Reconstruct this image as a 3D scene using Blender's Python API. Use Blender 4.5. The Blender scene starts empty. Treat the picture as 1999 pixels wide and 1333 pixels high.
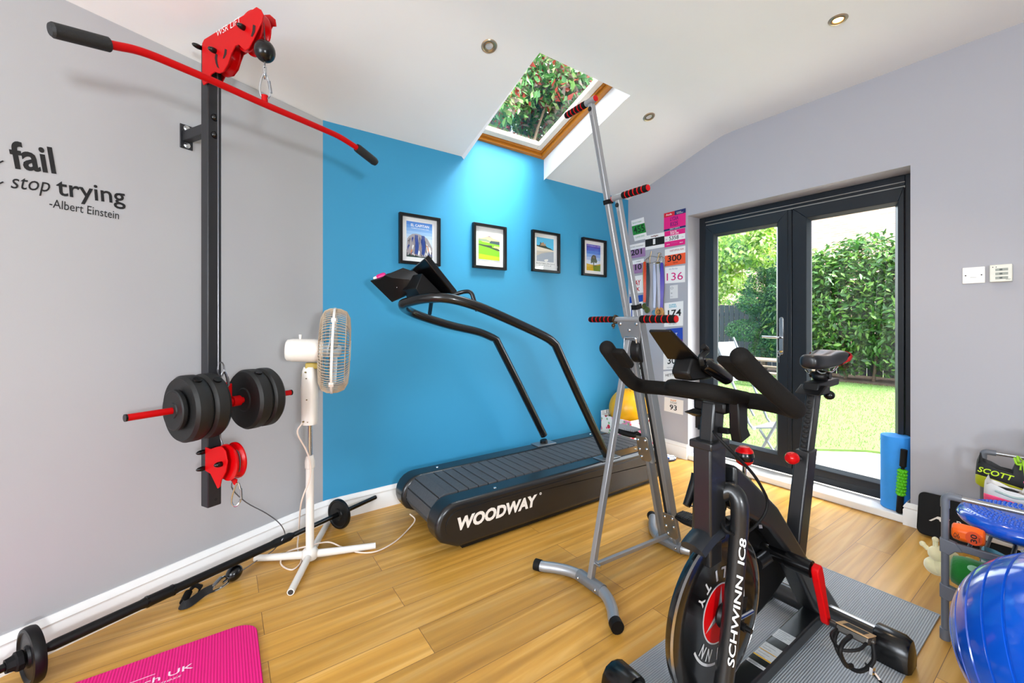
import bpy, bmesh, math, random
import numpy as np
from mathutils import Vector as V, Matrix
from math import sin, cos, tan, atan, atan2, pi, radians, degrees, sqrt
random.seed(7); np.random.seed(7)
SC = bpy.context.scene
COL = SC.collection

# ---------------------------------------------------------------- camera
F, CX, CY, CH = 832.0, 1060.0, 628.0, 1.18          # focal length and principal point in pixels of the 1999x1333 frame
TH = atan((2165 - CX) / F)
FW = V((-sin(TH), cos(TH), 0)); RT = V((cos(TH), sin(TH), 0)); UP = V((0, 0, 1))
CAM = V((2.779, -3.185, CH))
cd = bpy.data.cameras.new('camera'); cam = bpy.data.objects.new('camera', cd); COL.objects.link(cam)
cam.location = CAM; cam.rotation_euler = (pi / 2, 0, TH)
cd.sensor_width = 36; cd.lens = F * 36 / 1999
cd.shift_x = (999.5 - CX) / 1999; cd.shift_y = (CY - 666.5) / 1999
cd.clip_start = 0.02
SC.camera = cam

# ---------------------------------------------------------------- view, world, sun, added area lights
SC.view_settings.view_transform = 'Standard'; SC.view_settings.look = 'None'
SC.view_settings.gamma = 1; SC.view_settings.use_curve_mapping = False
SC.view_settings.exposure = 0.72
W = bpy.data.worlds.new('sky'); SC.world = W; W.use_nodes = True
nt = W.node_tree; nt.nodes.clear()
sky = nt.nodes.new('ShaderNodeTexSky'); sky.sky_type = 'NISHITA'; sky.sun_disc = False
sky.sun_elevation = radians(57); sky.sun_rotation = radians(70); sky.air_density = 1.0; sky.dust_density = 3.0
hsv = nt.nodes.new('ShaderNodeHueSaturation'); hsv.inputs['Saturation'].default_value = 0.35
bg = nt.nodes.new('ShaderNodeBackground'); bg.inputs['Strength'].default_value = 1.3
wo = nt.nodes.new('ShaderNodeOutputWorld')
nt.links.new(sky.outputs[0], hsv.inputs['Color']); nt.links.new(hsv.outputs[0], bg.inputs['Color']); nt.links.new(bg.outputs[0], wo.inputs['Surface'])

def lamp(name, kind, loc, energy, color=(1, 1, 1), direction=None, size=None, size_y=None, **kw):
    d = bpy.data.lights.new(name, kind); d.energy = energy; d.color = color
    o = bpy.data.objects.new(name, d); COL.objects.link(o); o.location = loc
    if direction is not None: o.rotation_euler = V(direction).to_track_quat('-Z', 'Y').to_euler()
    if kind == 'AREA':
        d.shape = 'RECTANGLE'; d.size = size; d.size_y = size_y or size
    for k, v in kw.items(): setattr(d, k, v)
    return o
lamp('sun', 'SUN', (9, 4, 11), 8.0, (1, .975, .95), (-.6, -.24, -1), angle=radians(38))
lamp('rear_fill_light', 'AREA', (3.2, -6.18, 1.55), 88, (.87, .935, 1), (-.12, 1, .4), 2.2, 1.4)  # unseen area light added as room fill, tilted up like bounced flash
lamp('side_flash_light', 'AREA', (4.58, -3.1, 1.3), 36, (.9, .95, 1), (-1, -.03, .1), .26, .24)  # stands in for a hand-held flash, set back in an added side opening

# ---------------------------------------------------------------- from a pixel and a known plane to a point of the room
def ray(px, py): return FW + RT * ((px - CX) / F) - UP * ((py - CY) / F)
def PN(px, py, p, n):
    r = ray(px, py); n = V(n); return CAM + r * ((V(p) - CAM).dot(n) / r.dot(n))
def PX(px, py, x): return PN(px, py, (x, 0, 0), (1, 0, 0))
def PY(px, py, y=0): return PN(px, py, (0, y, 0), (0, 1, 0))
def PZ(px, py, z=0): return PN(px, py, (0, 0, z), (0, 0, 1))
# the angled grey wall: along it, out of it
GD = V((-.4585, .8887, 0)); GN = V((.8887, .4585, 0)); GO = V((.277, -3.2502, 0))
def PG(px, py, off=0): return PN(px, py, GO + GN * off, GN)
def GW(u, v, z): return GO + GD * u + GN * v + UP * z
# the blue wall
BA = V((0, -2.712, 0)); BB = V((-.06, 0, 0)); BD = (BB - BA).normalized(); BN = V((BD.y, -BD.x, 0))
def PB(px, py, off=0): return PN(px, py, BA + BN * off, BN)

# ---------------------------------------------------------------- mesh helpers
def perp(d):
    d = V(d).normalized(); a = V((0, 0, 1)) if abs(d.z) < .9 else V((1, 0, 0))
    x = d.cross(a).normalized(); return x, d.cross(x).normalized()
def fil(pts, rad, seg=5):
    pts = [V(p) for p in pts]; out = [pts[0]]
    for i in range(1, len(pts) - 1):
        a, b, c = pts[i - 1], pts[i], pts[i + 1]
        r = min(rad, (a - b).length * .48, (c - b).length * .48)
        p = b + (a - b).normalized() * r; q = b + (c - b).normalized() * r
        for k in range(seg + 1):
            t = k / seg; out.append(p * (1 - t) ** 2 + b * 2 * t * (1 - t) + q * t * t)
    return out + [pts[-1]]
def spline(pts, seg=6):
    P = [V(p) for p in pts]; P = [P[0] * 2 - P[1]] + P + [P[-1] * 2 - P[-2]]; out = []
    for i in range(1, len(P) - 2):
        for k in range(seg):
            t = k / seg; a, b, c, d = P[i - 1:i + 3]
            out.append(.5 * (2 * b + (c - a) * t + (2 * a - 5 * b + 4 * c - d) * t * t + (3 * b - a - 3 * c + d) * t ** 3))
    return out + [P[-2]]
class MB:
    def __init__(s): s.v = []; s.f = []; s.fm = []; s.cur = 0
    def use(s, i): s.cur = i; return s
    def add(s, vs, fs):
        o = len(s.v); s.v += [V(p) for p in vs]; s.f += [[i + o for i in f] for f in fs]; s.fm += [s.cur] * len(fs); return s
    def box(s, c, dx, dy, dz, ax=(1, 0, 0), ay=(0, 1, 0), az=(0, 0, 1)):
        c, ax, ay, az = V(c), V(ax), V(ay), V(az)
        vs = [c + ax * (i * dx / 2) + ay * (j * dy / 2) + az * (k * dz / 2) for i in (-1, 1) for j in (-1, 1) for k in (-1, 1)]
        return s.add(vs, [(0, 1, 3, 2), (4, 6, 7, 5), (0, 4, 5, 1), (2, 3, 7, 6), (0, 2, 6, 4), (1, 5, 7, 3)])
    def bx(s, x0, x1, y0, y1, z0, z1): return s.box(((x0 + x1) / 2, (y0 + y1) / 2, (z0 + z1) / 2), x1 - x0, y1 - y0, z1 - z0)
    def bar(s, p0, p1, w, h, up=(0, 0, 1)):
        p0, p1 = V(p0), V(p1); d = (p1 - p0); L = d.length; d.normalize(); sd = d.cross(V(up)).normalized(); u = sd.cross(d)
        return s.box((p0 + p1) / 2, w, L, h, sd, d, u)
    def tube(s, pts, r, n=12, cap=True, closed=False):
        pts = [V(p) for p in pts]; m = len(pts); rr = r if isinstance(r, (list, tuple)) else [r] * m
        tg = []
        for i in range(m):
            a = pts[i - 1] if (i > 0 or closed) else pts[i]; b = pts[(i + 1) % m] if (i < m - 1 or closed) else pts[i]
            tg.append((b - a).normalized())
        x, y = perp(tg[0]); vs = []
        for i in range(m):
            x = (x - tg[i] * x.dot(tg[i])).normalized(); y = tg[i].cross(x)
            for k in range(n):
                t = 2 * pi * k / n; vs.append(pts[i] + x * (cos(t) * rr[i]) + y * (sin(t) * rr[i]))
        fs = [(i * n + k, i * n + (k + 1) % n, (i + 1) % m * n + (k + 1) % n, (i + 1) % m * n + k) for i in range(m if closed else m - 1) for k in range(n)]
        if cap and not closed: fs += [tuple(range(n - 1, -1, -1)), tuple((m - 1) * n + k for k in range(n))]
        return s.add(vs, fs)
    def cyl(s, p0, p1, r, r1=None, n=20): return s.tube([p0, p1], [r, r if r1 is None else r1], n)
    def lathe(s, prof, o, ax, n=32, closed=False):
        o = V(o); ax = V(ax).normalized(); x, y = perp(ax); vs = []; m = len(prof)
        for r, h in prof:
            for k in range(n):
                t = 2 * pi * k / n; vs.append(o + ax * h + (x * cos(t) + y * sin(t)) * r)
        fs = [(i * n + k, i * n + (k + 1) % n, (i + 1) % m * n + (k + 1) % n, (i + 1) % m * n + k) for i in range(m if closed else m - 1) for k in range(n)]
        if not closed: fs += [tuple(range(n - 1, -1, -1)), tuple((m - 1) * n + k for k in range(n))]
        return s.add(vs, fs)
    def prism(s, poly, off):
        a = [V(p) for p in poly]; n = len(a); off = V(off); b = [p + off for p in a]
        return s.add(a + b, [tuple(range(n - 1, -1, -1)), tuple(range(n, 2 * n))] + [(i, (i + 1) % n, n + (i + 1) % n, n + i) for i in range(n)])
    def poly(s, pts): return s.add(pts, [tuple(range(len(pts)))])
    def ball(s, c, rx, ry=None, rz=None, n=24, m=14, ax=(1, 0, 0), ay=(0, 1, 0), az=(0, 0, 1)):
        ry = ry or rx; rz = rz or rx; c, ax, ay, az = V(c), V(ax), V(ay), V(az); vs = [c + az * rz]; fs = []
        for i in range(1, m):
            p = pi * i / m
            for k in range(n):
                t = 2 * pi * k / n; vs.append(c + ax * (rx * sin(p) * cos(t)) + ay * (ry * sin(p) * sin(t)) + az * (rz * cos(p)))
        vs.append(c - az * rz); L = len(vs) - 1
        for k in range(n):
            fs.append((0, 1 + k, 1 + (k + 1) % n)); fs.append((L, L - n + (k + 1) % n, L - n + k))
            for i in range(m - 2): fs.append((1 + i * n + k, 1 + (i + 1) * n + k, 1 + (i + 1) * n + (k + 1) % n, 1 + i * n + (k + 1) % n))
        return s.add(vs, fs)
    def loft(s, rings, cap=True):
        n = len(rings[0]); m = len(rings); vs = [p for r in rings for p in r]
        fs = [(i * n + k, i * n + (k + 1) % n, (i + 1) * n + (k + 1) % n, (i + 1) * n + k) for i in range(m - 1) for k in range(n)]
        if cap: fs += [tuple(range(n - 1, -1, -1)), tuple((m - 1) * n + k for k in range(n))]
        return s.add(vs, fs)
    def text(s, txt, o, ax, ay, h, w=None, bold=0, shear=0, depth=.0006, align='LEFT', slant=None):
        """flat lettering: o baseline origin, ax reading direction, ay up, h height of capitals, w width to fill"""
        cu = bpy.data.curves.new('t', 'FONT'); cu.body = txt; cu.size = 1; cu.offset = bold; cu.shear = shear; cu.align_x = align
        cu.resolution_u = 3; to = bpy.data.objects.new('t', cu); COL.objects.link(to)
        dg = bpy.context.evaluated_depsgraph_get(); me = to.evaluated_get(dg).to_mesh()
        o, ax, ay = V(o), V(ax).normalized(), V(ay).normalized(); az = ax.cross(ay)
        k = h / .69; xs = [v.co.x for v in me.vertices] or [0, 1]; kx = k
        if w: kx = w / max(1e-6, max(xs) - min(xs))
        x0 = min(xs) if align == 'LEFT' else 0
        vs = [o + ax * ((v.co.x - x0) * kx) + ay * (v.co.y * k) + az * depth for v in me.vertices]
        s.add(vs, [tuple(p.vertices) for p in me.polygons])
        to.evaluated_get(dg).to_mesh_clear(); bpy.data.objects.remove(to); bpy.data.curves.remove(cu); return s
WLOC = {}
def build(name, mb, mat, parent=None, bevel=0, smooth=35, sub=0, seg=2, label=None, kind=None, loc=None, weld=0):
    me = bpy.data.meshes.new(name); o = bpy.data.objects.new(name, me); COL.objects.link(o)
    if parent is not None: org = WLOC[parent.name]
    elif loc is not None: org = V(loc)
    else:
        a = np.array([tuple(p) for p in mb.v]); org = V(((a[:, 0].min() + a[:, 0].max()) / 2, (a[:, 1].min() + a[:, 1].max()) / 2, a[:, 2].min()))
    WLOC[o.name] = org.copy()
    me.from_pydata([tuple(p - org) for p in mb.v], [], mb.f)
    for m in (mat if isinstance(mat, (list, tuple)) else [mat]): me.materials.append(m)
    for p, i in zip(me.polygons, mb.fm): p.material_index = i
    bm = bmesh.new(); bm.from_mesh(me)
    if weld: bmesh.ops.remove_doubles(bm, verts=bm.verts, dist=weld)
    bmesh.ops.recalc_face_normals(bm, faces=bm.faces); bm.to_mesh(me); bm.free()
    if smooth:
        me.shade_smooth(); me.set_sharp_from_angle(angle=radians(smooth))
    if bevel:
        b = o.modifiers.new('bevel', 'BEVEL'); b.width = bevel; b.segments = seg; b.limit_method = 'ANGLE'; b.angle_limit = radians(40); b.harden_normals = False
    if sub:
        d = o.modifiers.new('subdivision', 'SUBSURF'); d.levels = d.render_levels = sub
    if parent is not None: o.parent = parent
    else: o.location = org
    if label: o['label'] = label
    if kind: o['kind'] = kind
    return o
def thing(name, label, cat, loc, group=None):
    o = bpy.data.objects.new(name, None); COL.objects.link(o); o.location = loc; o.empty_display_size = .1
    WLOC[o.name] = V(loc); o['label'] = label; o['category'] = cat
    if group: o['group'] = group
    return o
def tag(o, label, cat, group=None, kind=None):
    o['label'] = label; o['category'] = cat
    if group: o['group'] = group
    if kind: o['kind'] = kind
    return o

# ---------------------------------------------------------------- materials
def lin(c):
    if isinstance(c, str):
        c = c.lstrip('#'); c = [int(c[i:i + 2], 16) / 255 for i in (0, 2, 4)]
        c = [x / 12.92 if x <= .04045 else ((x + .055) / 1.055) ** 2.4 for x in c]
    return (*c[:3], 1)
MATS = {}
def mat(name, col, rough=.5, metal=0, var=.06, scale=30, bump=0, bscale=200, spec=.5, coat=0, sheen=0):
    if name in MATS: return MATS[name]
    m = bpy.data.materials.new(name); m.use_nodes = True; n = m.node_tree.nodes; l = m.node_tree.links; b = n['Principled BSDF']
    c = lin(col); tc = n.new('ShaderNodeTexCoord'); no = n.new('ShaderNodeTexNoise'); no.inputs['Scale'].default_value = scale; no.inputs['Detail'].default_value = 3
    l.new(tc.outputs['Object'], no.inputs['Vector'])
    mx = n.new('ShaderNodeMix'); mx.data_type = 'RGBA'; l.new(no.outputs[0], mx.inputs['Factor'])
    mx.inputs[6].default_value = (*[max(0, x * (1 - var)) for x in c[:3]], 1); mx.inputs[7].default_value = (*[min(1, x * (1 + var)) for x in c[:3]], 1)
    l.new(mx.outputs[2], b.inputs['Base Color'])
    b.inputs['Roughness'].default_value = rough; b.inputs['Metallic'].default_value = metal; b.inputs['Specular IOR Level'].default_value = spec
    if coat: b.inputs['Coat Weight'].default_value = coat; b.inputs['Coat Roughness'].default_value = .08
    if sheen: b.inputs['Sheen Weight'].default_value = sheen
    if bump:
        n2 = n.new('ShaderNodeTexNoise'); n2.inputs['Scale'].default_value = bscale; l.new(tc.outputs['Object'], n2.inputs['Vector'])
        bp = n.new('ShaderNodeBump'); bp.inputs['Strength'].default_value = bump; bp.inputs['Distance'].default_value = .002
        l.new(n2.outputs[0], bp.inputs['Height']); l.new(bp.outputs[0], b.inputs['Normal'])
    MATS[name] = m; return m
def stripes(name, col, col2, direction, period, duty=.5, rough=.6, bump=.6, dist=.003):
    """bands across 'direction' in object space: ribbed mats and the like"""
    m = bpy.data.materials.new(name); m.use_nodes = True; n = m.node_tree.nodes; l = m.node_tree.links; b = n['Principled BSDF']
    tc = n.new('ShaderNodeTexCoord'); dt = n.new('ShaderNodeVectorMath'); dt.operation = 'DOT_PRODUCT'; dt.inputs[1].default_value = V(direction) * (2 * pi / period)
    l.new(tc.outputs['Object'], dt.inputs[0]); sn = n.new('ShaderNodeMath'); sn.operation = 'SINE'; l.new(dt.outputs['Value'], sn.inputs[0])
    mr = n.new('ShaderNodeMapRange'); l.new(sn.outputs[0], mr.inputs[0]); mr.inputs[1].default_value = -.6; mr.inputs[2].default_value = .6
    mx = n.new('ShaderNodeMix'); mx.data_type = 'RGBA'; l.new(mr.outputs[0], mx.inputs['Factor']); mx.inputs[6].default_value = lin(col); mx.inputs[7].default_value = lin(col2)
    l.new(mx.outputs[2], b.inputs['Base Color']); b.inputs['Roughness'].default_value = rough
    bp = n.new('ShaderNodeBump'); bp.inputs['Strength'].default_value = bump; bp.inputs['Distance'].default_value = dist
    l.new(mr.outputs[0], bp.inputs['Height']); l.new(bp.outputs[0], b.inputs['Normal']); return m
def glass(name, tint=(.97, .985, .98), refl=.9):
    m = bpy.data.materials.new(name); m.use_nodes = True; n = m.node_tree.nodes; l = m.node_tree.links; n.clear()
    t = n.new('ShaderNodeBsdfTransparent'); t.inputs[0].default_value = (*tint, 1); g = n.new('ShaderNodeBsdfGlossy'); g.inputs['Roughness'].default_value = .01
    fr = n.new('ShaderNodeLayerWeight'); fr.inputs['Blend'].default_value = .5; pw = n.new('ShaderNodeMath'); pw.operation = 'POWER'; pw.inputs[1].default_value = 5; l.new(fr.outputs['Facing'], pw.inputs[0])
    mu = n.new('ShaderNodeMath'); mu.operation = 'MULTIPLY_ADD'; mu.inputs[1].default_value = refl; mu.inputs[2].default_value = .035
    l.new(pw.outputs[0], mu.inputs[0]); mx = n.new('ShaderNodeMixShader'); l.new(mu.outputs[0], mx.inputs[0]); l.new(t.outputs[0], mx.inputs[1]); l.new(g.outputs[0], mx.inputs[2])
    o = n.new('ShaderNodeOutputMaterial'); l.new(mx.outputs[0], o.inputs[0]); return m
def emit(name, col, s):
    m = bpy.data.materials.new(name); m.use_nodes = True; n = m.node_tree.nodes; l = m.node_tree.links; n.clear()
    e = n.new('ShaderNodeEmission'); e.inputs[0].default_value = lin(col); e.inputs[1].default_value = s
    o = n.new('ShaderNodeOutputMaterial'); l.new(e.outputs[0], o.inputs[0]); return m
def leafmat(name, cols, rough=.4, trans=.35):
    m = bpy.data.materials.new(name); m.use_nodes = True; n = m.node_tree.nodes; l = m.node_tree.links; b = n['Principled BSDF']
    ge = n.new('ShaderNodeNewGeometry'); cr = n.new('ShaderNodeValToRGB'); cr.color_ramp.interpolation = 'CONSTANT'
    el = cr.color_ramp.elements
    while len(el) < len(cols): el.new(.5)
    for i, c in enumerate(cols): el[i].position = i / len(cols); el[i].color = lin(c)
    l.new(ge.outputs['Random Per Island'], cr.inputs[0]); l.new(cr.outputs[0], b.inputs['Base Color']); b.inputs['Roughness'].default_value = rough
    tr = n.new('ShaderNodeBsdfTranslucent'); l.new(cr.outputs[0], tr.inputs[0]); mx = n.new('ShaderNodeMixShader'); mx.inputs[0].default_value = trans
    l.new(b.outputs[0], mx.inputs[1]); l.new(tr.outputs[0], mx.inputs[2]); l.new(mx.outputs[0], n['Material Output'].inputs[0]); return m

BLACK = mat('black_powder_coat', '#0b0b0c', .42, bump=.05, spec=.3); RUBBER = mat('black_rubber', '#0c0c0d', .65, bump=.15, bscale=400, spec=.25)
GLOSSBLK = mat('gloss_black_plastic', '#060607', .24, spec=.45); FOAMBLK = mat('black_foam', '#0d0b09', .8, bump=.25, bscale=500, spec=.2)
CHAR = mat('charcoal_paint', '#1f2024', .42, bump=.05); RED = mat('red_paint', '#bd0005', .5, var=.03, spec=.2); REDG = mat('red_gloss', '#bd0207', .25, var=.02, spec=.35)
STEEL = mat('chrome', '#c9ccd0', .16, 1, var=.02); SILVER = mat('silver_paint', '#a2a5a9', .34, .55, var=.03); SILVERD = mat('grey_paint', '#85888c', .36, .5, var=.03)
WHITEP = mat('white_plastic', '#e9e4dc', .35, var=.02); WHITEG = mat('white_gloss_paint', '#f1f0ee', .3, var=.01); PAPER = mat('white_paper', '#eeedeb', .8, var=.02)
INK = mat('black_ink', '#0b0b0c', .7, var=.02); GOLDB = mat('yellowed_plastic', '#b8a04a', .4); CORD = mat('pale_cord', '#e8d5c6', .5); WIRE = mat('steel_cable', '#77767a', .35, .8)
BRASS = mat('brass', '#b08d4a', .25, 1)
# ================================================================ the room
def wall_paint(name, col, rough=.55): return mat(name, col, rough, var=.025, scale=2.5, bump=.06, bscale=260, spec=.35)
GREY = wall_paint('pale_grey_wall_paint', '#b2b3b6', .5); GREY2 = wall_paint('cool_grey_wall_paint', '#acacb3'); BLUE = wall_paint('teal_blue_wall_paint', '#3690bb', .5)
CEIL = wall_paint('white_ceiling_paint', '#eef0f2', .7); SKIRT = mat('white_skirting_gloss', '#f0efed', .3, var=.01)
def floor_mat():
    m = bpy.data.materials.new('oak_plank_floor'); m.use_nodes = True; n = m.node_tree.nodes; l = m.node_tree.links; b = n['Principled BSDF']
    tc = n.new('ShaderNodeTexCoord'); sp = n.new('ShaderNodeSeparateXYZ'); l.new(tc.outputs['Object'], sp.inputs[0])
    cb = n.new('ShaderNodeCombineXYZ'); a = n.new('ShaderNodeMath'); a.operation = 'ADD'; a.inputs[1].default_value = -.0785 + .157 * 20
    l.new(sp.outputs[1], cb.inputs[0]); l.new(sp.outputs[0], a.inputs[0]); l.new(a.outputs[0], cb.inputs[1])
    br = n.new('ShaderNodeTexBrick'); br.offset = .37; br.offset_frequency = 2; br.squash = 1
    for k, v in (('Scale', 1), ('Mortar Size', .0011), ('Mortar Smooth', .3), ('Bias', 0), ('Brick Width', 1.29), ('Row Height', .157)): br.inputs[k].default_value = v
    br.inputs['Color1'].default_value = (0, 0, 0, 1); br.inputs['Color2'].default_value = (1, 1, 1, 1); br.inputs['Mortar'].default_value = (.5, .5, .5, 1)
    l.new(cb.outputs[0], br.inputs['Vector'])
    mp = n.new('ShaderNodeVectorMath'); mp.operation = 'MULTIPLY'; mp.inputs[1].default_value = (16, .9, 1); l.new(tc.outputs['Object'], mp.inputs[0])
    ad = n.new('ShaderNodeVectorMath'); ad.operation = 'MULTIPLY_ADD'; ad.inputs[1].default_value = (9, 9, 9); l.new(br.outputs[0], ad.inputs[0]); l.new(mp.outputs[0], ad.inputs[2])
    g1 = n.new('ShaderNodeTexNoise'); g1.inputs['Scale'].default_value = 1; g1.inputs['Detail'].default_value = 6; g1.inputs['Distortion'].default_value = 1.4; l.new(ad.outputs[0], g1.inputs['Vector'])
    g2 = n.new('ShaderNodeTexWave'); g2.inputs['Scale'].default_value = .35; g2.inputs['Distortion'].default_value = 9; g2.inputs['Detail'].default_value = 3; l.new(ad.outputs[0], g2.inputs['Vector'])
    cr = n.new('ShaderNodeValToRGB'); e = cr.color_ramp.elements; e[0].color = lin('#b07c2c'); e[0].position = .2; e[1].color = lin('#dfb063'); e[1].position = .75
    x = e.new(.5); x.color = lin('#cb963f'); l.new(g1.outputs[0], cr.inputs[0])
    mx = n.new('ShaderNodeMix'); mx.data_type = 'RGBA'; mx.blend_type = 'MULTIPLY'; mx.inputs['Factor'].default_value = .12; l.new(cr.outputs[0], mx.inputs[6]); l.new(g2.outputs[0], mx.inputs[7])
    hs = n.new('ShaderNodeHueSaturation'); l.new(mx.outputs[2], hs.inputs['Color']); mr = n.new('ShaderNodeMapRange'); mr.inputs[3].default_value = .86; mr.inputs[4].default_value = 1.16
    l.new(br.outputs[0], mr.inputs[0]); l.new(mr.outputs[0], hs.inputs['Value'])
    dk = n.new('ShaderNodeMix'); dk.data_type = 'RGBA'; l.new(br.outputs['Fac'], dk.inputs['Factor']); l.new(hs.outputs[0], dk.inputs[6]); dk.inputs[7].default_value = lin('#6b4a24')
    l.new(dk.outputs[2], b.inputs['Base Color']); b.inputs['Roughness'].default_value = .34; b.inputs['Specular IOR Level'].default_value = .5
    bp = n.new('ShaderNodeBump'); bp.inputs['Strength'].default_value = .25; bp.inputs['Distance'].default_value = .001; bp.invert = True
    l.new(br.outputs['Fac'], bp.inputs['Height']); l.new(bp.outputs[0], b.inputs['Normal']); return m
def struct(name, mb, m, parent=None, **k):
    return build(name, mb, m, parent, kind=None if parent else 'structure', **k)
GE = GW(-3.4, 0, 0)                                             # far end of the grey wall behind the camera
RX, RY = 4.6, -6.2
struct('floor', MB().prism([(-.3, .02, -.06), (RX + .1, .02, -.06), (RX + .1, RY - .1, -.06), (GE.x - .1, RY - .1, -.06), (-.3, -2.7, -.06)], (0, 0, .06)), floor_mat(), loc=(0, 0, 0))
# grey wall, blue wall
gend = GO - GD * 3.35
struct('wall_left', MB().prism([BA, BA + UP * 2.36, gend + UP * 2.36, gend], -GN * .2), GREY)
struct('wall_back', MB().prism([BA, BB, BB + UP * 2.52, BA + UP * 2.52], -BN * .2), BLUE)
# garden-door wall with its opening
ox0, ox1, oz = .612, 2.087, 2.087
prof = [(-.06, 2.375), (.84, 2.642), (.93, 2.664), (1.06, 2.67)]
mb = MB().prism([(-.25, 0, 0), (-.25, 0, 2.36)] + [(x, 0, z + .01) for x, z in prof if x < ox0] + [(ox0, 0, 2.58), (ox0, 0, 0)], (0, .3, 0))
mb.prism([(ox0, 0, oz), (ox0, 0, 2.584)] + [(x, 0, z + .01) for x, z in prof if x > ox0] + [(ox1, 0, 2.68), (ox1, 0, oz)], (0, .3, 0))
mb.prism([(ox1, 0, 0), (ox1, 0, 2.68), (RX, 0, 2.68), (RX, 0, 0)], (0, .3, 0))
struct('wall_right', mb, GREY2)
# walls behind the camera, each with an opening added for an area light
def pierced(mb, p, q, zt, a0, a1, z0, z1, off):
    p, q = V(p), V(q); d = (q - p).normalized(); L = (q - p).length; P = lambda a, z: p + d * a + UP * z
    for a, b, c, e in ((0, a0, 0, zt), (a1, L, 0, zt), (a0, a1, 0, z0), (a0, a1, z1, zt)): mb.prism([P(a, c), P(b, c), P(b, e), P(a, e)], off)
    return mb
struct('wall_front', pierced(MB(), (gend.x, RY, 0), (RX, RY, 0), 2.68, .45, 2.65, .85, 2.25, (0, -.2, 0)), GREY)
struct('wall_side', pierced(MB(), (RX, RY, 0), (RX, 0, 0), 2.68, 2.8, 3.4, 1.02, 1.58, (.2, 0, 0)), GREY)
struct('added_window_1', MB().bar((gend.x + .45, RY - .1, 1.55), (gend.x + 2.65, RY - .1, 1.55), .05, .04).bar((gend.x + 1.55, RY - .1, .85), (gend.x + 1.55, RY - .1, 2.25), .05, .05, (0, 1, 0)), WHITEG)  # unseen bars, added with the opening of the rear fill light
struct('added_window_2', MB().bar((RX + .1, RY + 2.8, 1.04), (RX + .1, RY + 3.4, 1.04), .05, .04), WHITEG)  # unseen bar in the opening added for the side light
# ceiling: two slopes meeting in a valley, then flat
fx = .9; sy0, sy1 = -1.792, -1.056
qd = (V((1, 0, 0)) + GN).normalized(); Q = [BA + qd * (x / qd.x) for x, z in prof]
zb = lambda y: 2.345 + .03 * (y + 2.712) / 2.712
def cp(i, y):
    x, z = prof[i]; return V((x - .02 if i == 0 else x, y, zb(y) - .006 if i == 0 else z))
mb = MB()
for i in range(3):
    for y0, y1 in ((None, sy0), (sy1, .02)):
        if i < 3 and not (prof[i][0] > fx - .05 and False):
            a = V((Q[i].x, Q[i].y, zb(-2.712) if i == 0 else prof[i][1])) if y0 is None else cp(i, y0)
            b = V((Q[i + 1].x, Q[i + 1].y, prof[i + 1][1])) if y0 is None else cp(i + 1, y0)
            mb.poly([a, b, cp(i + 1, y1), cp(i, y1)])
# beyond the roof window's head the ceiling carries on
mb.poly([(fx, sy0, 2.656), (fx, sy1, 2.656), cp(2, sy1), cp(2, sy0)]); mb.poly([cp(2, sy0), cp(2, sy1), cp(3, sy1), cp(3, sy0)])
for i in range(3):
    d0 = 0 if i == 0 else prof[i][0]; d1 = prof[i + 1][0]; e0 = gend + GN * d0 * .98; e1 = gend + GN * d1 * .98
    z0 = 2.322 if i == 0 else prof[i][1]; q0 = V((Q[i].x, Q[i].y, zb(-2.712) if i == 0 else z0))
    mb.poly([q0, V((e0.x, e0.y, z0)) - (GN * .02 if i == 0 else V((0, 0, 0))), V((e1.x, e1.y, prof[i + 1][1])), V((Q[i + 1].x, Q[i + 1].y, prof[i + 1][1]))])
e1 = gend + GN * prof[3][0] * .98
mb.poly([V((Q[3].x, Q[3].y, 2.67)), V((prof[3][0], .02, 2.67)), (RX + .02, .02, 2.67), (RX + .02, RY - .02, 2.67), (gend.x - .1, RY - .02, 2.67), (e1.x, e1.y, 2.67)])
struct('ceiling', mb, CEIL, smooth=60, weld=.002)
# roof over the room, plus an unseen storey added to control the sun
mb = MB().prism([(4.7, .3, 3.0), (RX + 4, .3, 3.0), (RX + 4, RY - .3, 3.0), (4.7, RY - .3, 3.0)], (0, 0, 3.2))
mb.prism([(1.3, .3, 3.0), (4.7, .3, 3.0), (4.7, RY - .3, 3.0), (1.3, RY - .3, 3.0)], (0, 0, .08))
mb.prism([(-.35, .45, 2.42), (-.35, sy1 + .02, 2.42), (1.35, sy1 + .02, 3.0), (1.35, .45, 3.0)], (0, 0, .08))
mb.prism([(-.35, sy0 - .02, 2.42), (-.35, RY, 2.42), (1.35, RY, 3.0), (1.35, sy0 - .02, 3.0)], (0, 0, .08))
mb.prism([(.96, sy0 - .02, 2.868), (.96, sy1 + .02, 2.868), (1.35, sy1 + .02, 3.0), (1.35, sy0 - .02, 3.0)], (0, 0, .08))
mb.prism([(-.35, sy0 - .02, 2.42), (-.35, sy1 + .02, 2.42), (-.06, sy1 + .02, 2.52), (-.06, sy0 - .02, 2.52)], (0, 0, .06))
struct('roof', mb, mat('roof_tile', '#6b5a50', .8))
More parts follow.
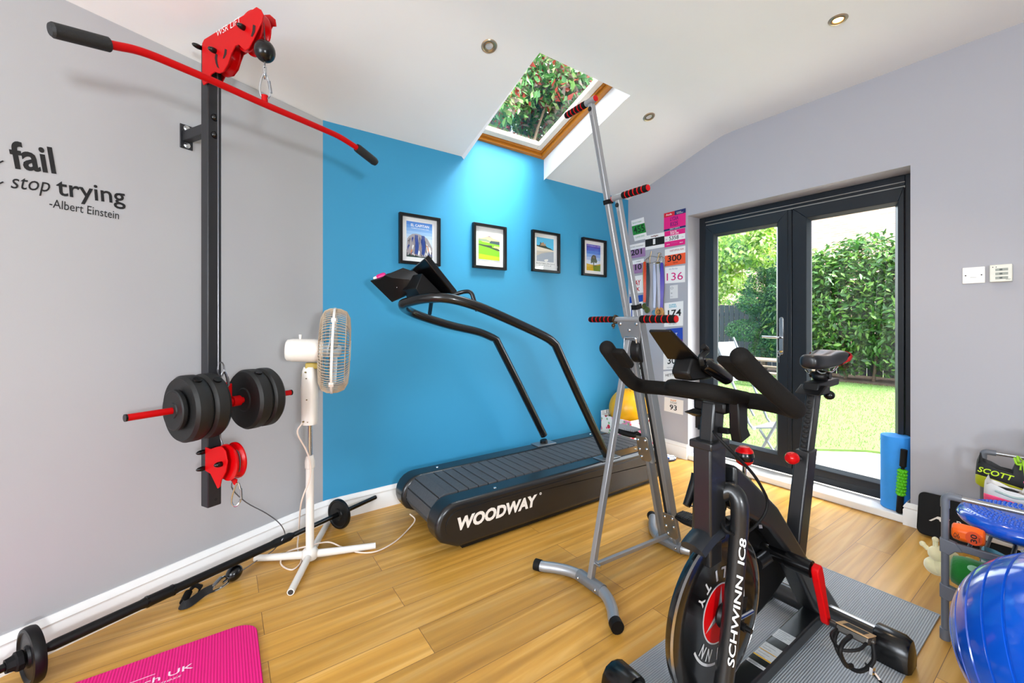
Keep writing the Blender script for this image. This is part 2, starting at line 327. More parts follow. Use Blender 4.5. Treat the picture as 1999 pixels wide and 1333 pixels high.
# skirting boards: moulded profile swept along the foot of each wall
SK = [(0, 0), (.018, 0), (.018, .09), (.014, .094), (.014, .101), (.018, .105), (.012, .118), (.007, .124), (.005, .13), (0, .13)]
def skirt(name, pts):
    pts = [V(p) for p in pts]; rings = []
    for i, p in enumerate(pts):
        d0 = (pts[i] - pts[i - 1]).normalized() if i else None; d1 = (pts[i + 1] - pts[i]).normalized() if i < len(pts) - 1 else None
        n0 = V((d0.y, -d0.x, 0)) if d0 else None; n1 = V((d1.y, -d1.x, 0)) if d1 else None
        n = n0 or n1
        if n0 and n1: n = (n0 + n1).normalized(); n = n / n.dot(n0)
        rings.append([p + n * a + UP * z for a, z in SK])
    return struct(name, MB().loft(rings), SKIRT, smooth=50)
kA = BA - GD * .12 * -1
skirt('baseboard_left', [gend + GN * .0005] + [BA - GD * .1 + GN * .0005, BA - GD * .045 + GN * .002, BA + BN * .004 + BD * .02, BA + BD * .09 + BN * .0005, BB + BN * .0005 + BD * -.0005])
skirt('baseboard_right', [BB + V((.0, -.0005, 0)), (ox0 - .0, -.0005, 0)])
skirt('baseboard_side', [(ox1 - .012, .13, 0), (ox1 - .0125, -.0005, 0), (RX, -.0005, 0)])

# white sill board at the foot of the doors
struct('trim_1', MB().bx(ox0 - .0, ox1 - .018, -.004, .165, 0, .048), SKIRT, bevel=.008)

# ---- french doors: outer frame, two leaves (glass, beads), handle with keys
ANTH = mat('anthracite_frame', '#1a2027', .36, var=.03, spec=.35); SEAL = mat('black_seal', '#0a0b0c', .6); GLASS = glass('door_glass', (.96, .98, .975), .8)
d = struct('door_1', MB().bx(ox0 + .002, ox0 + .062, .165, .235, .05, oz - .002).bx(ox1 - .062, ox1 - .002, .165, .235, .05, oz - .002).bx(ox0 + .062, ox1 - .062, .165, .235, oz - .068, oz - .002).bx(ox0 + .062, ox1 - .062, .165, .235, .05, .1), ANTH, bevel=.004)
build('frame_bead', MB().bx(ox0 + .062, ox1 - .062, .158, .172, oz - .05, oz - .045).bx(ox0 + .062, ox1 - .062, .17, .19, oz - .078, oz - .068), mat('grey_seal', '#8b8984', .5), d)
def leaf(name, x0, x1, gx0, gx1, gz0, gz1):
    z0, z1 = .102, oz - .08; y0, y1 = .15, .215; mb = MB()
    def ring(a0, a1, c0, c1, b0, b1, e0, e1, ya, yb):        # mitred ring
        o = [(a0, c0), (a1, c0), (a1, c1), (a0, c1)]; i = [(b0, e0), (b1, e0), (b1, e1), (b0, e1)]
        for k in range(4):
            k2 = (k + 1) % 4; mb.prism([(o[k][0], ya, o[k][1]), (o[k2][0], ya, o[k2][1]), (i[k2][0], ya, i[k2][1]), (i[k][0], ya, i[k][1])], (0, yb - ya, 0))
    ring(x0, x1, z0, z1, gx0 - .02, gx1 + .02, gz0 - .02, gz1 + .02, y0, y1)
    o = build(name, mb, ANTH, d, bevel=.003)
    mb = MB(); r = [(gx0 - .02, gz0 - .02), (gx1 + .02, gz0 - .02), (gx1 + .02, gz1 + .02), (gx0 - .02, gz1 + .02)]; i = [(gx0, gz0), (gx1, gz0), (gx1, gz1), (gx0, gz1)]
    for k in range(4):
        k2 = (k + 1) % 4; a, b, c, e = r[k], r[k2], i[k2], i[k]
        mb.add([(a[0], .152, a[1]), (b[0], .152, b[1]), (c[0], .178, c[1]), (e[0], .178, e[1]), (a[0], .2, a[1]), (b[0], .2, b[1]), (c[0], .19, c[1]), (e[0], .19, e[1])],
               [(0, 1, 2, 3), (7, 6, 5, 4), (0, 4, 5, 1), (3, 2, 6, 7), (0, 3, 7, 4), (1, 5, 6, 2)])
    build('glazing_bead', mb, mat('dark_bead', '#2b3238', .35), o)
    build('glass_pane', MB().bx(gx0 - .005, gx1 + .005, .181, .187, gz0 - .005, gz1 + .005), GLASS, o)
    return o
l1 = leaf('door_leaf', ox0 + .066, 1.352, PY(1401, 600, .18).x, PY(1516, 600, .18).x, .2, 1.903)
l2 = leaf('door_leaf', 1.385, ox1 - .064, PY(1584, 600, .18).x, PY(1747.5, 600, .18).x, .17, 1.903)
build('centre_post', MB().bx(1.354, 1.382, .145, .21, .104, oz - .082), ANTH, d, bevel=.004)
hx = PY(1525, 660, .14).x; hz = 1.1
h = build('handle_plate', MB().prism([(hx + .015 * cos(t), .151, hz + (.1 if sin(t) >= 0 else -.15) + .015 * sin(t)) for t in np.linspace(0, 2 * pi, 24, endpoint=False)], (0, -.012, 0)), STEEL, l1, bevel=.002)
zl = PY(1522, 659, .1).z
build('lever', MB().tube(fil([(hx, .14, zl), (hx, .09, zl), (hx - .115, .088, zl + .004)], .015), .0085), STEEL, h)
build('keyhole', MB().cyl((hx, .139, zl - .105), (hx, .13, zl - .105), .009), BRASS, h)
k = build('key', MB().bar((hx, .131, zl - .105), (hx, .105, zl - .105), .003, .009).lathe([(.006, -.001), (.012, -.001), (.012, .001), (.006, .001)], (hx, .098, zl - .107), (1, 0, 0), 16, True), STEEL, h)
build('spare_key', MB().tube([(hx + .008 * cos(t), .1, zl - .128 + .014 * sin(t)) for t in np.linspace(0, 2 * pi, 15)], .0012, 6).bar((hx + .003, .1, zl - .142), (hx + .005, .1, zl - .185), .009, .0025, (1, 0, 0)), STEEL, h)

# ---- roof window over the blue wall: plastered cheeks, pine frame, sash, glass
def rz(x): return 2.531 + .331 * x                                 # plane of the roof window
PINE = mat('golden_pine', '#b8731d', .4, var=.12, scale=14); SASH = mat('pale_sash', '#eae0d2', .45, var=.04)
mb = MB()
for y, s in ((sy0, -1), (sy1, 1)):
    zc = zb(y) - .006; bot = [(-.05, zc - .012), (-.02, zc), (.84, 2.642), (fx, 2.656)]; tp_ = [(fx + .05, rz(fx + .05) + .06), (-.05, rz(-.05) + .06)]
    mb.loft([[V((a, y, b + .0008)) for a, b in bot] + [V((a, y, b)) for a, b in tp_], [V((a, y + .04 * s, b + .04)) for a, b in bot] + [V((a, y + .04 * s, b)) for a, b in tp_]])
mb.prism([(fx, sy0, 2.657), (fx + .05, sy0, rz(fx + .05) + .06), (fx + .09, sy0, rz(fx + .05) + .06), (fx + .05, sy0, 2.69)], (0, sy1 - sy0, 0))
struct('trim_2', mb, CEIL)
wx0, wx1 = -.045, .9
def rframe(m_, x0, x1, y0, y1, w, h, lift):
    r = V((1, 0, .331)).normalized(); n = V((-r.z, 0, r.x)); P = lambda x, y: V((x, y, rz(x))) + n * (lift + h / 2)
    m_.bar(P(x0, y0 + w / 2), P(x1, y0 + w / 2), w, h, n); m_.bar(P(x0, y1 - w / 2), P(x1, y1 - w / 2), w, h, n)
    m_.bar(P(x0 + w / 2, y0 + w), P(x0 + w / 2, y1 - w), w, h, n); m_.bar(P(x1 - w / 2, y0 + w), P(x1 - w / 2, y1 - w), w, h, n); return m_
w3 = struct('window_3', rframe(MB(), wx0, wx1, sy0 + .001, sy1 - .001, .04, .055, .0), PINE, bevel=.004)
build('inner_lining', rframe(MB(), wx0 + .04, wx1 - .04, sy0 + .041, sy1 - .041, .02, .03, .022), PINE, w3, bevel=.003)
s_ = build('sash', rframe(MB(), wx0 + .06, wx1 - .06, sy0 + .061, sy1 - .061, .05, .04, .03), SASH, w3, bevel=.006)
r = V((1, 0, .331)).normalized(); n_ = V((-r.z, 0, r.x)); P = lambda x, y: V((x, y, rz(x))) + n_ * .055
build('glass_pane', MB().prism([P(wx0 + .105, sy0 + .106), P(wx1 - .105, sy0 + .106), P(wx1 - .105, sy1 - .106), P(wx0 + .105, sy1 - .106)], n_ * .006), glass('roof_glass', (.93, .96, .95), 1), s_)

# ---- recessed downlights
def downlight(px, py, label, lit):
    slope = V((0, 0, 1)); p = PZ(px, py, 2.67)
    if p.x < .92:
        n = V((-(2.655 - 2.35), 0, .87)).normalized(); p = PN(px, py, (.84, 0, 2.642), n); slope = n
        if p.x > .85: p = V((p.x, p.y, 2.648))
    t = thing('downlight', label, 'ceiling light', p, 'recessed ceiling spotlights'); ax = -slope
    build('trim_ring', MB().lathe([(.026, -.001), (.042, -.001), (.0425, .002), (.038, .006), (.03, .005), (.026, .002)], p, ax, 28, True), mat('satin_nickel', '#b9ab96', .28, .8), t)
    build('gimbal', MB().lathe([(.0265, -.0005), (.03, .006), (.027, .008), (.022, .004), (.021, -.0005)], p, ax, 28, True), mat('dark_gimbal', '#9b8b6c', .3, .8), t)
    build('bulb', MB().lathe([(.0005, .0025), (.014, .0022), (.021, .001), (.0215, -.002)], p, ax, 24), emit('warm_bulb', '#ffb25a', 26) if lit else mat('unlit_lens', '#cfd2d6', .15, .3), t)
    if lit: lamp('warm_downlight', 'SPOT', p + ax * .02, 16, (1, .72, .42), ax, spot_size=radians(95), spot_blend=.7, shadow_soft_size=.03)
downlight(955, 90, 'unlit recessed ceiling spotlight left of the roof window', False)
downlight(1267, 228, 'unlit recessed ceiling spotlight to the right of the roof window', False)
downlight(1636, 38, 'glowing orange recessed spotlight on the flat ceiling', True)
# ================================================================ things on the walls
def flat(name, col): return mat('ink_' + name, col, .7, var=.02)
# ---- wall lettering
INKM = mat('black_vinyl', '#101012', .6)
q0 = PG(60, 380); t = thing('wall_quote', 'black vinyl quotation lettered on the pale grey wall', 'wall decal', GW((PG(60, 380) - GO).dot(GD), 0, 1.66))
def word(name, txt, pa, pb, h, bold=0, shear=0, base=None):
    a = PG(*pa, .001); b = PG(*pb, .001); d = (b - a); w = d.length; d.normalize(); up = GN.cross(d)
    return build(name, MB().text(txt, a, d, up, h, w, bold, shear, .0008), INKM, t, smooth=0)
word('word_fail', 'fail', (24, 327), (110, 338), .088, .022)
word('word_stop', 'stop', (21, 367), (100, 375), .05, 0, .38)
word('word_trying', 'trying', (111, 380), (245, 399), .062, .012)
word('attribution', '-Albert Einstein', (96, 404), (232, 428), .031, .002)
for a, b in (((-40, 322), (6, 314)), ((-40, 363), (6, 355))):
    pts = [PG(a[0] + (b[0] - a[0]) * k / 8, a[1] + (b[1] - a[1]) * k / 8 + 4 * sin(pi * k / 8), .0012) for k in range(9)]
    build('letter_tail', MB().tube(pts, .0022, 6), INKM, t)

# ---- framed prints on the blue wall
FR = mat('black_picture_frame', '#0b0c0d', .38, spec=.3); MAT_W = mat('white_mount', '#efeff0', .8, var=.01); PG_ = glass('picture_glass', (.985, .99, .99), .8)
def framed(name, quad, label, mx, my0, my1, colors, art):
    c = [PB(*q) for q in quad]; s0 = sum(((p - BA).dot(BD) for p in (c[0], c[3]))) / 2; s1 = sum(((p - BA).dot(BD) for p in (c[1], c[2]))) / 2
    z1 = (c[0].z + c[1].z) / 2; z0 = (c[2].z + c[3].z) / 2
    P = lambda s, o, z: BA + BD * s + BN * o + UP * z
    t = thing(name, label, 'picture', P((s0 + s1) / 2, 0, z0), 'framed travel prints')
    fw, D = .019, .03; mb = MB(); o = [(s0, z0), (s1, z0), (s1, z1), (s0, z1)]; i = [(s0 + fw, z0 + fw), (s1 - fw, z0 + fw), (s1 - fw, z1 - fw), (s0 + fw, z1 - fw)]
    for k in range(4):
        j = (k + 1) % 4; mb.prism([P(o[k][0], .002, o[k][1]), P(o[j][0], .002, o[j][1]), P(i[j][0], .002, i[j][1]), P(i[k][0], .002, i[k][1])], BN * D)
    build('frame', mb, FR, t, bevel=.0015)
    build('mount', MB().prism([P(i[0][0], .004, i[0][1]), P(i[1][0], .004, i[1][1]), P(i[2][0], .004, i[2][1]), P(i[3][0], .004, i[3][1])], BN * .003), MAT_W, t)
    a0, a1, b0, b1 = s0 + mx, s1 - mx, z0 + my0, z1 - my1; mb = MB(); lv = [0]
    def pol(ci, pts):
        lv[0] += 1; mb.use(ci).poly([P(a0 + (a1 - a0) * u, .0072 + lv[0] * .00012, b0 + (b1 - b0) * w) for u, w in pts])
    def txt(ci, s, u, w, h, wd, bold=.01):
        lv[0] += 1; mb.use(ci).text(s, P(a0 + (a1 - a0) * u, .0072 + lv[0] * .00012, b0 + (b1 - b0) * w), BD, UP, h, (a1 - a0) * wd, bold, 0, .0001)
    art(pol, txt); build('print', mb, [flat(f'{k}_{label[24:40]}', c) for k, c in enumerate(colors)], t, smooth=0)
    build('glass_pane', MB().prism([P(i[0][0], .02, i[0][1]), P(i[1][0], .02, i[1][1]), P(i[2][0], .02, i[2][1]), P(i[3][0], .02, i[3][1])], BN * .002), PG_, t)
def art1(pol, txt):
    for k in range(6): pol(k if k < 6 else 5, [(0, 1 - k * .09), (1, 1 - k * .09), (1, 1 - (k + 1) * .09 if k < 5 else 0), (0, 1 - (k + 1) * .09 if k < 5 else 0)])
    pol(11, [(0, 0), (1, 0), (1, .12), (0, .2)])
    rng = random.Random(3)
    pol(7, [(0, .12), (.03, .5), (.1, .58), (.22, .65), (.36, .67), (.5, .66), (.66, .62), (.8, .57), (.92, .42), (1, .3), (1, .04), (.5, .02)])
    for k in range(64):
        u = rng.uniform(.02, .95); top = .66 - 1.1 * abs(u - .38) ** 2 - .04; w = rng.uniform(.06, max(.1, top)); h = rng.uniform(.08, .3); d = rng.uniform(.015, .06); sl = (u - .4) * .12
        y1 = min(w, top); y0 = max(.03, y1 - h)
        pol(rng.choice([6, 6, 7, 8, 9, 9, 10, 12, 8]), [(u, y1), (u + d, y1 - .03), (min(.99, u + d * .8 + sl), (y0 + y1) / 2), (min(.98, u + d * .3 + sl), y0), (u - d * .5 + sl * .5 if u > .05 else u, (y0 + y1) / 2 + .02)])
    for u in (.3, .36, .56, .62): pol(9, [(u, .63), (u + .05, .62), (u + .09, .3), (u + .05, .06), (u, .1), (u + .02, .35)])
    txt(6, 'EL CAPITAN', .15, .86, .0165, .7, .02); txt(6, 'YOSEMITE NATIONAL PARK', .15, .8, .006, .7, .01)
def art2(pol, txt):
    pol(0, [(0, .4), (1, .4), (1, .85), (0, .85)])
    pol(1, [(.1, .86), (.3, .92), (.5, 1), (.56, .97), (.7, .9), (1, .85), (1, .74), (0, .72), (0, .86)]); pol(2, [(.42, .94), (.5, 1), (.56, .97), (.6, .94), (.5, .95)])
    pol(3, [(0, .82), (.35, .84), (.62, .76), (.6, .7), (0, .72)]); pol(4, [(.58, .8), (1, .8), (1, .66), (.5, .69)])
    pol(5, [(0, .76), (.35, .74), (.55, .69), (1, .66), (1, .5), (0, .5)]); pol(8, [(.1, .75), (.5, .73), (.5, .7), (.2, .72)])
    pol(6, [(0, .62), (.3, .6), (.62, .6), (.64, .52), (.9, .5), (1, .46), (1, .4), (0, .4)]); pol(8, [(.74, .6), (1, .59), (1, .49), (.7, .53)])
    pol(5, [(0, 0), (1, 0), (1, .38), (.5, .5), (0, .57)]); pol(7, [(0, 0), (1, 0), (1, .16), (0, .22)])
    txt(9, 'ROSEBERRY TOPPING', -.02, -.075, .0095, 1.04, 0)
def art3(pol, txt):
    pol(0, [(0, .52), (1, .52), (1, 1), (0, 1)])
    pol(1, [(0, .62), (.1, .62), (.3, .6), (.6, .56), (1, .51), (1, .43), (0, .42)])
    pol(2, [(0, .67), (.12, .66), (.2, .7), (.5, .69), (.62, .62), (.8, .59), (1, .5), (.85, .53), (.4, .57), (.2, .59), (0, .62)])
    pol(3, [(.2, .66), (.2, .8), (.24, .8), (.24, .77), (.33, .78), (.33, .81), (.42, .8), (.42, .73), (.47, .74), (.5, .8), (.53, .67)]); pol(2, [(.2, .8), (.25, .8), (.25, .7), (.2, .68)])
    pol(4, [(0, .42), (1, .45), (1, 0), (0, 0)]); pol(5, [(0, .4), (.5, .44), (1, .46), (.6, .4), (.3, .34), (0, .22)])
    pol(6, [(.42, .06), (.5, .1), (.66, .12), (.66, .04), (.54, -.01), (.46, .02)])
    txt(7, 'BAMBURGH', -.02, -.11, .011, 1.05, 0); txt(7, 'CASTLE', .12, -.19, .009, .74, 0)
def art4(pol, txt):
    for k in range(6): pol(k, [(0, 1 - k * .12), (1, 1 - k * .12), (1, 0), (0, 0)])
    pol(6, [(0, .26), (.3, .24), (.6, .23), (1, .29), (1, 0), (0, 0)]); pol(7, [(.45, .19), (1, .24), (1, 0), (.5, 0)])
    pol(8, [(.48, .2), (.47, .32), (.3, .28), (.3, .4), (.34, .52), (.44, .6), (.55, .61), (.66, .58), (.7, .46), (.77, .38), (.7, .3), (.55, .33), (.53, .2)]); pol(9, [(.4, .5), (.5, .57), (.6, .52), (.55, .46)])
    pol(8, [(.4, .2), (.6, .22), (.8, .21), (.6, .185)])
    txt(10, 'SYCAMORE GAP', .03, .93, .009, .92, .01)
framed('framed_print', [(777, 416), (856.7, 426.5), (856.7, 520), (777.5, 515)], 'black framed print of a blue and white rock face behind the treadmill console', .052, .05, .046,
       ['#3f83d6', '#5a97dd', '#79abe3', '#97c0ea', '#b4d2ef', '#cfe0f2', '#f2f2f2', '#a6a0a6', '#54525c', '#1c3f8f', '#d98e5c', '#123c34', '#c9c6c2'], art1)
framed('framed_print', [(921, 435), (985.3, 444.3), (985.3, 528), (921, 523)], 'black framed print of a pointed hill above bright green fields', .052, .07, .08,
       ['#f4f4f2', '#d9b993', '#8b7d92', '#8aa08a', '#39505a', '#7cc214', '#3b4a36', '#b9cc08', '#e7e48a', '#74777a'], art2)
framed('framed_print', [(1036, 449.7), (1089.4, 456.5), (1089.4, 533.5), (1036, 530)], 'black framed print of a castle on a rock above a grey beach', .055, .088, .05,
       ['#4fb9e6', '#eadfce', '#2f3a2a', '#b4906a', '#a9b3c2', '#cfc7bc', '#f2f2f2', '#8a8d90'], art3)
framed('framed_print', [(1134, 464.5), (1180, 470), (1180, 540.5), (1134, 538.5)], 'black framed print of a lone tree under a violet sky', .062, .05, .05,
       ['#4a47b8', '#3a5fc6', '#4a7cd6', '#7aa4e2', '#a5c3ea', '#d3ddf0', '#c9a411', '#6f8a1a', '#46523c', '#6a6f5a', '#c9c9f0'], art4)

# ---- sockets and switches
def plate_on_door_wall(px0, py0, px1, py1):
    a = PY(px0, py0); b = PY(px1, py1); return a.x, b.x, b.z, a.z
p = PY(1901, 537.5); t = thing('light_switch', 'square white double light switch on the grey wall', 'light switch', (p.x, 0, p.z - .043)); x, z = p.x, p.z
build('switch_plate', MB().bx(x - .043, x + .043, -.009, -.0005, z - .043, z + .043), WHITEG, t, bevel=.003)
build('rocker', MB().prism([(x - .012, -.009, z - .012), (x - .012, -.009, z + .012), (x - .012, -.0145, z - .011)], (.0115, 0, 0)), WHITEG, t)
build('rocker', MB().prism([(x + .0005, -.009, z - .012), (x + .0005, -.009, z + .012), (x + .0005, -.0145, z - .011)], (.0115, 0, 0)), WHITEG, t)
for s in (-1, 1): build('screw', MB().cyl((x + s * .03, -.0085, z), (x + s * .03, -.0098, z), .0032), mat('dark_screw', '#2a2a2c', .4, .6), t)
a = PY(1932, 519, -.02); b = PY(1976.5, 548, -.02); t = thing('thermostat', 'cream heating control box with three grey slots beside the light switch', 'thermostat', ((a.x + b.x) / 2, 0, b.z)); x0, x1, z0, z1 = a.x, b.x, b.z - .002, a.z + .003
build('housing', MB().bx(x0, x1, -.028, -.0005, z0, z1), mat('cream_plastic', '#e2e3d8', .4), t, bevel=.003)
for k in range(3):
    zz = z1 - .026 - k * .021; build('slot', MB().bx(x0 + .021, x1 - .014, -.0286, -.0275, zz - .0065, zz + .0065), mat('slot_grey', '#9aa098', .5), t)
    build('slider', MB().bx((x0 + x1) / 2 - .004, (x0 + x1) / 2 + .006, -.0296, -.0275, zz - .004, zz + .004), mat('slider_grey', '#59605c', .5), t)
for k in (0, 1): build('indicator', MB().cyl((x0 + .012 + k * .012, -.0285, z1 - .012), (x0 + .012 + k * .012, -.0275, z1 - .012), .0022), INK, t)
build('maker_mark', MB().bx(x1 - .022, x1 - .005, -.0285, -.0275, z0 + .01, z0 + .0125), mat('mark_grey', '#8d918a', .6), t)
a = PB(1173, 797); b = PB(1191, 815.5); s0 = (a - BA).dot(BD); t = thing('wall_socket', 'white double wall socket low on the blue wall behind the yellow ball', 'socket', BA + BD * (s0 + .07) + UP * b.z); P = lambda s, o, z: BA + BD * (s0 + s) + BN * o + UP * z
build('socket_plate', MB().prism([P(0, .0005, b.z), P(.146, .0005, b.z), P(.146, .0005, b.z + .086), P(0, .0005, b.z + .086)], BN * .009), WHITEG, t, bevel=.002)
for k in (0, 1):
    build('rocker', MB().prism([P(.05 + k * .034, .009, b.z + .055), P(.062 + k * .034, .009, b.z + .055), P(.062 + k * .034, .009, b.z + .078), P(.05 + k * .034, .009, b.z + .078)], BN * .004), WHITEG, t)
    for sx, sz, w in ((0, .05, .003), (-.011, .03, .006), (.011, .03, .006)): build('pin_hole', MB().prism([P(.036 + k * .072 + sx - w / 2, .0092, b.z + sz - .007), P(.036 + k * .072 + sx + w / 2, .0092, b.z + sz - .007), P(.036 + k * .072 + sx + w / 2, .0092, b.z + sz), P(.036 + k * .072 + sx - w / 2, .0092, b.z + sz)], BN * .0006), INK, t)

# ---- race numbers pinned to the grey wall by the door
def bib(label, quad, cols, bands, texts, lift=.0, curl=0):
    c = [PY(px, py, -.002 - lift) for px, py in quad]; o = c[3]; ax = c[2] - c[3]; ay = ((c[0] - c[3]) + (c[1] - c[2])) / 2; w, h = ax.length, ay.length; ax.normalize(); ay.normalize()
    nn = V((0, -1, 0)); mb = MB()
    N = 6
    def P(u, v, l=0): return o + ax * (w * u) + ay * (h * v) + nn * (l + curl * sin(pi * v) * .006 + .0006)
    for b0, b1, ci in bands:
        u0, u1 = 0, 1
        if isinstance(ci, tuple): u0, u1, ci = ci
        for k in range(N):
            va, vb = b0 + (b1 - b0) * k / N, b0 + (b1 - b0) * (k + 1) / N
            mb.use(ci).add([P(u0, va), P(u1, va), P(u1, vb), P(u0, vb), P(u0, va, -.0006), P(u1, va, -.0006), P(u1, vb, -.0006), P(u0, vb, -.0006)], [(0, 1, 2, 3), (7, 6, 5, 4), (0, 4, 5, 1), (3, 2, 6, 7), (0, 3, 7, 4), (1, 5, 6, 2)])
    for s, u, v, hh, wd, ci, bold in texts:
        mb.use(ci).text(s, P(u, v, .0012), ax, ay, h * hh, w * wd, bold, 0, .0002)
    m = build('race_number', mb, [flat('bib_' + k.strip('#'), k) for k in cols], smooth=0); tag(m, label, 'race number', 'race numbers pinned beside the garden door'); return m
WT, PK, NV, OR, PU, GR = '#eeedec', '#e3127e', '#1e2a63', '#f0582a', '#9d7aa6', '#1f8a35'; BK = '#0c0c0d'
bib('pink race number with a red and navy top at the top right', [(1296, 416.5), (1339, 406.5), (1338.5, 443), (1296, 452)], [PK, '#d4152a', NV, '#5b1470', WT], [(.1, .76, 0), (.76, 1, (0, .5, 1)), (.76, 1, (.5, 1, 2)), (0, .1, 2)],
    [('Asda', .1, .83, .1, .28, 4, .01), ('LYDIA', .3, .5, .2, .38, 3, .015), ('8325', .3, .2, .22, .36, 3, .015), ('run', .6, .87, .06, .2, 4, 0), ('finisher', .6, .8, .06, .3, 4, 0), ('GREAT NORTH', .28, .03, .06, .46, 4, .01)])
bib('white and magenta race number reading 5358', [(1297, 452.5), (1338, 444.5), (1337.5, 476.5), (1297.5, 483)], [WT, PK, BK, '#c65a9a'], [(0, .34, 1), (.34, .68, 0), (.68, 1, 1)],
    [('RACE', .3, .85, .1, .3, 0, .02), ('FOR LIFE', .3, .73, .09, .4, 0, .02), ('5358', .24, .4, .23, .46, 2, .01), ('10k', .05, .44, .07, .1, 3, 0), ('10k', .84, .44, .07, .1, 3, 0), ('wave', .1, .12, .08, .16, 0, 0), ('wave', .74, .12, .08, .16, 0, 0), ('family fun', .34, .16, .09, .3, 3, 0)])
bib('white and orange race number reading 300', [(1298, 487), (1338, 479.5), (1338, 514), (1298, 520)], [WT, OR, BK, '#b03030'], [(0, .62, 1), (.62, 1, 0)],
    [('HARTLEPOOL RUN', .26, .8, .1, .66, 3, 0), ('300', .14, .24, .34, .68, 2, .02), ('harrier', .42, .1, .1, .24, 2, 0)])
bib('white race number with thin magenta digits 136', [(1297.5, 523), (1338, 517), (1337.5, 550.5), (1298, 553.5)], [WT, '#d31277', '#8aa0c0'], [(0, 1, 0)], [('the Border', .22, .82, .1, .44, 2, 0), ('136', .1, .17, .46, .8, 1, 0)])
bib('small blank looking white tag between two race numbers', [(1307.5, 557.5), (1323.5, 555.5), (1323.5, 581.5), (1308, 583)], ['#dedddc', '#8e8f92'], [(0, 1, 0)], [('O', .08, .7, .18, .36, 1, 0), ('9', .1, .35, .1, .22, 1, .01), ('laps', .08, .12, .07, .3, 1, 0)])
bib('white race number reading 174 with a light blue heading behind the climber handle', [(1297, 591), (1334, 588), (1333.5, 635.5), (1296.5, 638)], [WT, BK, '#5fb8cf', '#777a80'], [(0, 1, 0)], [('SUPER', .26, .86, .06, .38, 2, .02), ('SERIES', .26, .78, .06, .4, 2, .02), ('174', .2, .42, .26, .7, 1, .02), ('swim run', .2, .18, .06, .5, 3, 0), ('harrogate', .26, .08, .05, .4, 3, 0)])
bib('royal blue race number behind the bike tablet tray', [(1299.5, 642), (1333, 639.5), (1333, 677), (1300, 679)], ['#1d45b0', '#5d2f8c', '#e8519a', WT], [(0, .4, 1), (.4, 1, 0)], [('SPORT', .1, .55, .2, .6, 3, .01), ('7', .6, .1, .2, .2, 2, .02)])
bib('white race number reading 301', [(1295, 690), (1331, 687.5), (1331, 720), (1295, 721.5)], [WT, BK, '#8a8c90'], [(0, 1, 0)], [('301', .24, .34, .42, .6, 1, .012), ('tynedale', .2, .1, .08, .6, 2, 0)])
bib('white race number with HETTON written across its top', [(1295, 724), (1332, 722.5), (1332.5, 771), (1295.5, 772)], [WT, BK, '#9a9ca0'], [(0, 1, 0)], [('HETTON', .12, .78, .1, .68, 1, .01), ('98', .3, .36, .26, .4, 1, .01), ('trail race', .2, .14, .07, .5, 2, 0)])
bib('cream race number reading OUTLAW 93 lowest on the wall', [(1297, 776.5), (1334.5, 779.5), (1333.5, 810), (1296.5, 801.5)], ['#efe9e2', BK, '#e08a2e', '#aa4444'], [(0, 1, 0)], [('half', .34, .82, .1, .3, 2, .02), ('OUTLAW', .32, .63, .15, .34, 1, 0), ('93', .3, .2, .34, .38, 1, .016)])
bib('green and white race number reading 455 beside the climber pole', [(1233, 430), (1256, 424.5), (1264, 465), (1239, 471)], [WT, GR, '#0b3514', '#6aa879'], [(0, .28, 0), (.28, .72, 1), (.72, 1, 0)], [('Runners League', .1, .82, .07, .7, 3, 0), ('455', .1, .36, .3, .84, 2, .016), ('SUMMER SERIES', .14, .12, .07, .7, 3, 0)], curl=1)
bib('white race number with a single 1 on a black band', [(1259.5, 461), (1297, 452.5), (1297, 482), (1260, 488.5)], [WT, BK, '#7a3a30'], [(0, .22, 0), (.22, .74, 1), (.74, 1, 0)], [('twilight', .3, .82, .1, .4, 2, .03), ('1', .42, .32, .34, .12, 0, .03)])
bib('lilac race number ending in 01', [(1227, 479), (1260, 472), (1260, 500), (1229, 505.5)], [WT, PU, BK], [(0, .62, 1), (.62, 1, 0)], [('cross country', .1, .78, .08, .8, 2, 0), ('201', .12, .22, .38, .68, 2, .016)])
bib('lilac race number reading 110', [(1227, 510), (1258, 504.5), (1258, 531), (1229, 536)], [WT, PU, BK], [(0, .7, 1), (.7, 1, 0)], [('relay', .5, .82, .08, .3, 2, 0), ('110', .14, .26, .4, .7, 2, .016)])
bib('white race number with red capital letters', [(1228, 541), (1257, 536), (1256.5, 571), (1229, 574)], [WT, '#c2182b'], [(0, 1, 0)], [('MAY', .2, .45, .3, .6, 1, .02), ('10K', .25, .12, .22, .5, 1, .02)])
bib('white race number with blue digits below the red lettered one', [(1228, 579), (1256, 575.5), (1255, 641), (1229, 643)], [WT, '#1b49a6'], [(0, .24, 1), (.24, .8, 0), (.8, 1, 1)], [('104', .14, .38, .26, .72, 1, .02)])
bib('white race number reading 27 half hidden behind the climber column', [(1236, 701), (1262, 699.5), (1262, 732), (1236, 733)], [WT, BK], [(0, 1, 0)], [('27', .08, .3, .42, .64, 1, .016)])
bib('pale lilac race number just above the yellow ball', [(1232, 735), (1262, 734), (1262, 760), (1232, 761)], ['#d8cfe6', '#6a4aa0'], [(0, 1, 0)], [('TRI', .2, .4, .24, .6, 1, .01)])

